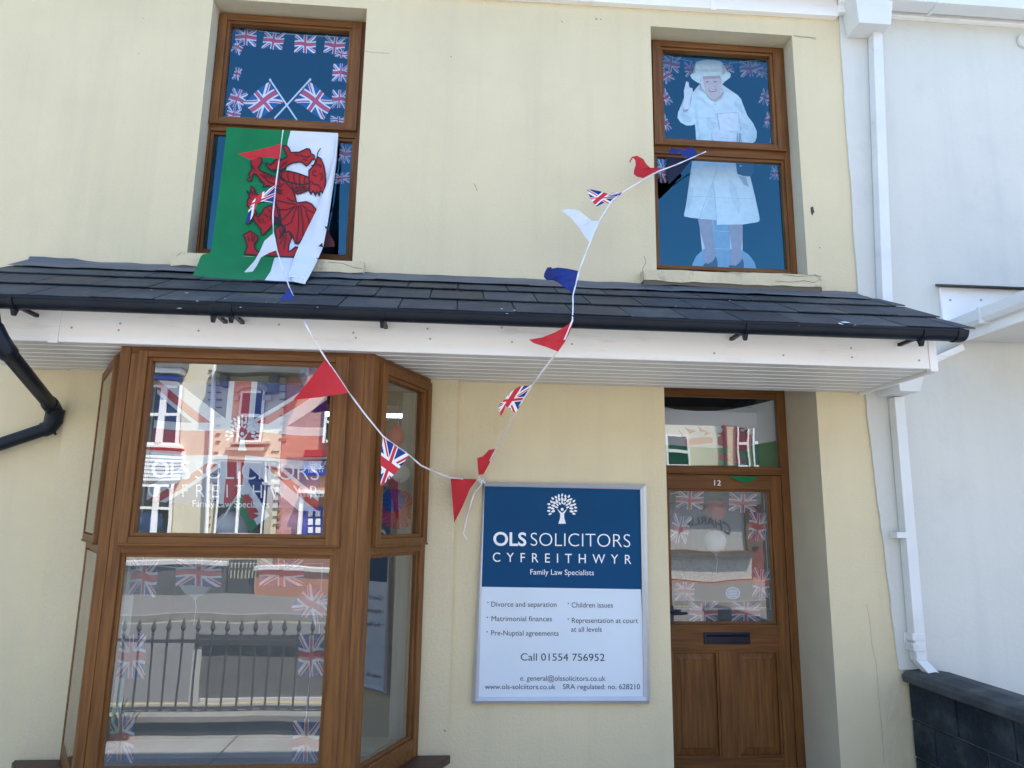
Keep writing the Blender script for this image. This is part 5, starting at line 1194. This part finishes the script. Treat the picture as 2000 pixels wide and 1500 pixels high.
m = MB(); top = [(90, 335), (300, 380), (600, 405), (900, 405), (1150, 380), (1400, 330), (1600, 285), (1860, 215)]; botm = [(90, 925), (250, 915), (420, 930), (900, 960), (1250, 960), (1550, 900), (1830, 850), (1860, 845)]
n = len(top); P = [T4(*p) for p in zt3(top)]+[T4(*p) for p in zt3(botm)]; m.add(P, [(i, i+1, n+i+1, n+i) for i in range(n-1)]); m.build('white_cloth', 'white', tf, smooth='all', normals=False)
m = MB(); low = [(x, 1290) for x, y in botm]; P = [T4(*p) for p in zt3(botm)]+[T4(*p) for p in zt3(low)]; m.add(P, [(i, i+1, n+i+1, n+i) for i in range(n-1)]); m.build('green_cloth', 'green', tf, smooth='all', normals=False)
m = MB(); E4 = lambda x, y: T4(x, y)+Vector((0, -.004, 0))
for s_ in ([(435, 650), (640, 720), (625, 625), (700, 680), (800, 725), (980, 740), (1020, 690), (985, 650), (1000, 615), (1180, 630), (1350, 670), (1270, 690), (1310, 720), (1415, 650), (1360, 740), (1440, 760), (1450, 900), (1390, 960), (1420, 1010), (1200, 1010), (1360, 1190), (1180, 1200), (900, 1100), (640, 960), (560, 980), (460, 930), (450, 840), (540, 790)], [(340, 680), (400, 750), (470, 800), (430, 810), (380, 790), (375, 825), (385, 760)]):
    ngon(m, zt3(s_), E4)
m.build('dragon_emblem', 'd_red', tf, normals=False)
m = MB(); m.add([at(x, y, YD-.012) for x, y in ((1424, 930), (1437, 937), (1449, 941.5), (1462, 942), (1473, 938), (1480, 932), (1470, 931), (1440, 930))], [list(range(8))]); m.build('flag_corner', 'green', tf, normals=False)

# ================================================================== across the street, seen in the panes
YF_ = -14.6
class Far:
    """flat-on builder for a far front: picture pixels of its mirror image in a pane at depth Yg"""
    def __init__(s, Yg, y=YF_): s.Yg, s.y = Yg, y
    def r(s, px0, py0, px1, py1):
        a, b = mir((px0+px1)/2, py0, s.y, s.Yg), mir((px0+px1)/2, py1, s.y, s.Yg); c, d = mir(px0, (py0+py1)/2, s.y, s.Yg), mir(px1, (py0+py1)/2, s.y, s.Yg)
        return c.x, d.x, b.z, a.z
    def box(s, m, px0, py0, px1, py1, out=.05, mat=0, back=.0):
        x0, x1, z0, z1 = s.r(px0, py0, px1, py1); m.box(x0, x1, s.y-back, s.y+out, z0, z1, mat)
    def raw(s, px, py, o=0): return mir(px, py, s.y, s.Yg)+Vector((0, o, 0))
G = Far(-.735)
def far_window(parent, g, px0, py0, px1, py1, bars=(), mats=('a_dark', 'a_white'), fw=4, mid=True):
    m = MB(); g.box(m, px0, py0, px1, py1, .03, 0); w = m.build('window', mats[0], parent)
    m = MB(); g.box(m, px0, py0, px0+fw, py1, .09); g.box(m, px1-fw, py0, px1, py1, .09); g.box(m, px0+fw, py0, px1-fw, py0+fw, .085); g.box(m, px0+fw, py1-fw, px1-fw, py1, .085)
    if mid: yy = (py0+py1)/2; g.box(m, px0+fw, yy-2.5, px1-fw, yy+2.5, .1)
    for b in bars: g.box(m, b[0], py0+fw, b[1], py1-fw, .11)
    m.build('window_frame', mats[1], w); return w
xA0, xA1 = G.raw(170, 900).x, G.raw(546, 900).x
ha = thing('terraced_house', 'cream rendered house across the street, seen in the upper bay pane', 'house', (xA0, YF_, 0), 'houses across the street')
m = MB(); m.box(xA0, xA1, YF_-8, YF_, -.2, 6.3); m.build('wall', 'a_cream', ha)
m = MB(); m.poly([(xA0, YF_+.3, 6.2), (xA1, YF_+.3, 6.2), (xA1, YF_-4, 8.6), (xA0, YF_-4, 8.6)]); m.poly([(xA0, YF_-4, 8.6), (xA1, YF_-4, 8.6), (xA1, YF_-8, 6.2), (xA0, YF_-8, 6.2)]); m.build('roof', 'slate', ha, normals=False)
far_window(ha, G, 262, 755, 354, 868, ((313, 325),), fw=5); far_window(ha, G, 250, 945, 338, 1046, ((300, 311),), fw=5)
m = MB(); G.box(m, 250, 868, 356, 873, .16); G.box(m, 248, 878, 356, 938, .10)
for k in range(7): G.box(m, 248, 886+k*7.5, 356, 887+k*7.5, .105, 1)
m.build('cladding_panel', ['a_white', 'a_grey'], ha)
m = MB(); G.box(m, 250, 873, 356, 877, .15); m.build('red_ledge', 'a_red', ha)
m = MB(); G.box(m, 436, 700, 604, 735, .5); G.box(m, 436, 735, 450, 757, .3); G.box(m, 528, 735, 545, 772, .3); G.box(m, 268, 700, 372, 722, .4); m.build('eaves_and_shadow', 'a_grey', ha)  # last box is an eave; the dark ones before it imitate a wall shadow
m = MB(); G.box(m, 268, 722, 366, 732, .35); G.box(m, 270, 738, 360, 745, .3, 1); m.build('eaves_trim', ['a_white', 'a_blue'], ha)
w = far_window(ha, G, 470, 766, 516, 862, fw=4)
m = MB(); c0 = G.raw(493, 768); rx = abs(G.raw(520, 768).x-G.raw(493, 768).x)
P = []
for k in range(13):
    a = math.pi*k/12; P.append((c0.x+rx*1.25*math.cos(a), c0.z+rx*.72*math.sin(a)))
Pi = [(c0.x+rx*.9*math.cos(math.pi*k/12), c0.z+rx*.42*math.sin(math.pi*k/12)) for k in range(13)]
for k in range(12): m.hexa([(P[k][0], YF_+.1, P[k][1]), (P[k+1][0], YF_+.1, P[k+1][1]), (Pi[k+1][0], YF_+.1, Pi[k+1][1]), (Pi[k][0], YF_+.1, Pi[k][1])], [(q[0], YF_, q[1]) for q in (P[k], P[k+1], Pi[k+1], Pi[k])])
G.box(m, 455, 776, 470, 786, .12); G.box(m, 516, 776, 530, 786, .12); G.box(m, 456, 862, 530, 866, .16); G.box(m, 446, 872, 521, 878, .14)
G.box(m, 425, 892, 546, 899, .22); G.box(m, 522, 945, 531, 1046, .12); G.box(m, 516, 940, 533, 946, .14)
for k in range(10): G.box(m, 407, 722+k*15, 414, 724+k*15, .03, 1); G.box(m, 422, 722+k*15, 432, 724+k*15, .03, 1)
for k in range(10): G.box(m, 404, 880+k*16, 412, 882+k*16, .03, 1); G.box(m, 418, 880+k*16, 428, 882+k*16, .03, 1)
m.build('stone_dressing', ['a_stone', 'a_grey'], ha)
far_window(ha, G, 426, 900, 520, 1046, ((466, 470),), fw=3, mid=False)
m = MB(); a, b = G.raw(421, 715, .12), G.raw(405, 1046, .12); m.tube([a, b], .05, 8); m.build('downpipe', 'a_white', ha)
# orange brick house
xB1 = -2.6
hb = thing('terraced_house', 'orange brick shop with a blue sign across the street, seen in the upper bay pane', 'house', (xA1, YF_, 0), 'houses across the street')
m = MB(); m.box(xA1+.01, xB1, YF_-8, YF_-.02, -.2, 6.0); m.build('wall', 'brick', hb)
m = MB(); m.poly([(xA1, YF_+.3, 5.95), (xB1, YF_+.3, 5.95), (xB1, YF_-4, 8.4), (xA1, YF_-4, 8.4)]); m.build('roof', 'slate', hb, normals=False)
for k in range(9): pass
m = MB()
for k in range(10): G.box(m, 545, 722+k*15, 560, 724+k*15, .02)
for k in range(10): G.box(m, 532, 880+k*16, 545, 882+k*16, .02)
G.box(m, 596, 880, 720, 892, .12, 1); G.box(m, 560, 893, 720, 898, .16)
m.build('string_courses', ['a_grey', 'a_red'], hb)
far_window(hb, G, 632, 786, 690, 866, fw=5)
m = MB(); G.box(m, 594, 900, 720, 925, .1); sg_ = m.build('shop_sign', 'a_blue', hb)
m = MB(); 
def far_text(m, s, x0, x1, z, cap, y, off=0):
    vs_, fs, w = text_mesh(s, off); k = (x1-x0)/w
    m.add([(x0+x*k, y, z+yy/.729*cap) for x, yy in vs_], fs)
a, b = G.raw(632, 911), G.raw(606, 911)
far_text(m, 'PIONEER', G.raw(640, 911).x, G.raw(604, 911).x, G.raw(620, 911).z, .14, YF_+.11); far_text(m, '773881', G.raw(634, 920).x, G.raw(606, 920).x, G.raw(620, 920).z, .1, YF_+.11)
m.build('lettering', 'a_white', sg_, normals=False)
m = MB(); G.box(m, 588, 956, 720, 963, .3)
for k in range(16): G.box(m, 590+k*7, 963, 594+k*7, 969, .25)
G.box(m, 586, 969, 593, 1046, .2); m.build('shopfront_cornice', 'a_white', hb)
m = MB(); G.box(m, 593, 990, 640, 1046, .06); dd = m.build('door', 'a_blue', hb)
m = MB()
for i in range(3):
    for j in range(3): G.box(m, 604+i*14, 998+j*16, 613+i*14, 1010+j*16, .075)
m.build('door_glazing', 'a_white', dd)
# low front walls by the far pavement
GW = Far(-.735, -13.0)
m = MB(); x0, x1, z0, z1 = GW.r(497, 1116, 690, 1166); m.box(x0, x1, -13.25, -13.0, -.1, z1)
lw = thing('garden_wall', 'low orange rendered wall with a white coping across the street', 'wall', (x0, -13.1, 0)); adopt(m.build('wall_face', 'a_orange'), lw)
m = MB(); m.box(x0-.05, x1, -13.3, -12.94, z1, z1+.09); m.build('coping', 'a_white', lw, bevel=.01)
x0, x1, z0, z1 = GW.r(150, 1104, 440, 1162); m = MB(); m.box(x0, x1, -13.25, -13.0, -.1, z1); m.box(x0, x1, -13.3, -12.95, z1, z1+.08, 1)
tag(m.build('garden_wall', ['a_grey', 'a_white']), 'low grey wall with a pale coping across the street', 'wall')
x0, x1, z0, z1 = GW.r(444, 1098, 494, 1163); gt = thing('garden_gate', 'dark gate with open fretwork top between the low walls across the street', 'gate', (x0, -13, 0))
m = MB(); m.box(x0, x1, -13.12, -13.06, -.02, z1-.35)
for k in range(8): m.box(x0+(x1-x0)*k/7.5, x0+(x1-x0)*k/7.5+.03, -13.11, -13.07, z1-.35, z1)
m.box(x0, x1, -13.115, -13.065, z1-.16, z1-.12); m.box(x0, x1, -13.115, -13.065, z1, z1+.04); m.build('gate_leaf', 'iron', gt)
# brick house opposite the door with a lettered shop window
GD = Far(YD+.03); X0, X1 = 5.6, 16
def fill_house(x0, x1, mat, label):  # unseen houses added across the street to bounce light onto the office
    h = thing('terraced_house', label, 'house', ((x0+x1)/2, YF_, 0), 'houses across the street')
    MB().box(x0, x1, YF_-8, YF_-.01, -.2, 6.1).build('wall', mat, h)
    MB().poly([(x0, YF_+.3, 6.05), (x1, YF_+.3, 6.05), (x1, YF_-4, 8.5), (x0, YF_-4, 8.5)]).build('roof', 'slate', h, normals=False)
    m = MB()
    for k in range(int((x1-x0)/2.6)):
        for z in (.9, 3.7): m.box(x0+.8+k*2.6, x0+1.9+k*2.6, YF_, YF_+.04, z, z+1.6, 0)
    m.build('window', 'a_dark', h)
fill_house(-2.58, 5.58, 'a_white', 'unseen white house added between the two brick shops to bounce light')
fill_house(-26, xA0-.02, 'a_cream', 'unseen long cream terrace added at the far end of the row to bounce light')
fill_house(16.02, 30, 'a_white', 'unseen long white terrace added at the near end of the row to bounce light')
hc = thing('terraced_house', 'red brick shop with a curtained lettered window, mirrored in the front door glass', 'house', (8, YF_, 0), 'houses across the street')
m = MB(); m.box(X0, X1, YF_-8, YF_-.02, -.2, 3.3); m.build('lower_wall', 'brick_red', hc)
m = MB(); m.box(X0, X1, YF_-8, YF_-.02, 3.3, 6.2); m.build('upper_wall', 'a_cream', hc)
m = MB(); m.poly([(X0, YF_+.3, 6.15), (X1, YF_+.3, 6.15), (X1, YF_-4, 8.5), (X0, YF_-4, 8.5)]); m.build('roof', 'slate', hc, normals=False)
m = MB(); GD.box(m, 1290, 985, 1454, 1076, .03); sw = m.build('shop_window', 'curtain', hc)
m = MB(); GD.box(m, 1290, 1076, 1464, 1083, .14); GD.box(m, 1454, 975, 1463, 1076, .12); GD.box(m, 1290, 1083, 1464, 1090, .2, 1); m.build('window_frame', ['a_brown', 'a_grey'], sw)
m = MB(); GD.box(m, 1280, 962, 1520, 986, .3); m.build('fascia', 'a_grey', hc)
m = MB()
def arc_text(m, s, pxc, pyc, wpx, g, cap, bow):
    vs_, fs, w = text_mesh(s, .01)
    a, b = g.raw(pxc+wpx/2, pyc), g.raw(pxc-wpx/2, pyc); x0, x1 = min(a.x, b.x), max(a.x, b.x)
    rev = a.x > b.x
    pts = []
    for x, y in vs_:
        t = x/w; X = (x1-(x1-x0)*t); pts.append((X, g.y+.04, a.z+bow*math.sin(math.pi*t)+y/.729*cap*(1+.4*math.cos(math.pi*t))))
    m.add(pts, fs)
arc_text(m, 'CHARLIE B', 1375, 1044, 100, GD, .22, .26)
arc_text(m, 'THE DRESSMAKER', 1365, 1069, 96, GD, .1, 0) if False else None
m.build('lettering', 'iron', sw, normals=False)
m = MB(); GD.box(m, 1290, 1090, 1466, 1134, .05); m.build('roughcast_panel', 'a_pebble', hc)
m = MB(); GD.box(m, 1290, 1136, 1530, 1143, .14); GD.box(m, 1290, 1172, 1530, 1174, .03, 1); GD.box(m, 1462, 1056, 1484, 1066, .05, 2); m.build('plinth_band', ['a_orange', 'a_white', 'a_grey'], hc)
far_window(hc, GD, 1438, 820, 1462, 912, fw=3); far_window(hc, GD, 1470, 820, 1486, 912, fw=3); far_window(hc, GD, 1300, 850, 1345, 910, fw=4)
m = MB(); m.tube([GD.raw(1406, 700, .1), GD.raw(1414, 912, .1)], .07, 8); m.build('downpipe', 'iron', hc)
# railing on a low kerb wall in front of the office
rl = thing('railing', 'black iron railing with spear tops on a low stone kerb in front of the office', 'railing', (-2, -2.9, 0))
m = MB(); m.box(-6, .25, -3.02, -2.80, -.1, .10); m.box(-6, .28, -3.05, -2.77, .10, .15, 1); m.build('kerb_wall', ['coping', 'flag_stone'], rl, bevel=.006)
m = MB(); m.box(-6, .2, -2.935, -2.905, .665, .69); m.box(-6, .2, -2.935, -2.905, .165, .185); m.build('rails', 'iron', rl)
k = 0; bar0 = None; x = .12
while x > -5.9:
    if bar0 is None:
        m = MB(); m.box(-.0065, .0065, -.0065, .0065, .15, .70); m.lathe((0, 0, .70), [(.014, 0), (.008, .02), (.014, .035), (.007, .045), (.022, .075), (.001, .15)], 8); bar0 = m.build('bar', 'iron', None)
        b = bar0
    else:
        b = bar0.copy(); COL.objects.link(b)
    b.location = (x, -2.92, 0); b.parent = rl; b.matrix_parent_inverse = parent_world(rl).inverted(); x -= .112
nbd = thing('notice_board', 'long pale notice board frame on posts between the railing and the road', 'board', (-2, -3.45, 0))
GN = Far(-.735, -3.4)
m = MB(); GN.box(m, 375, 1256, 391, 1382, .04); m.build('post', 'pipe_white', nbd)
m = MB(); GN.box(m, 384, 1238, 760, 1260, .05); m.build('header', 'iron', nbd)
m = MB(); GN.box(m, 391, 1260, 760, 1362, .015); m.build('panel', 'tarmac_path', nbd)
m = MB(); GN.box(m, 391, 1362, 760, 1369, .03); m.build('lower_rail', 'upvc', nbd)
pl = thing('pot_plant', 'spiky green plant growing at the foot of the railing', 'plant', (-2.6, -2.7, 0))
m = MB(); c = mir(232, 1385, -2.7, -.735)
for k in range(26):
    a = random.uniform(0, 6.28); l = random.uniform(.18, .34); d = Vector((math.cos(a), math.sin(a)*.6, 0)); w = Vector((-d.y, d.x, 0))*.012; p = Vector((c.x+random.uniform(-.08, .08), -2.7, 0))
    m.add([p-w, p+w, p+d*l*.35+Vector((0, 0, l*.8))+w*.8, p+d*l*.35+Vector((0, 0, l*.8))-w*.8, p+d*l*.7+Vector((0, 0, l*1.15))], [(0, 1, 2, 3), (3, 2, 4)])
m.build('leaves', 'leaf', pl, normals=False)
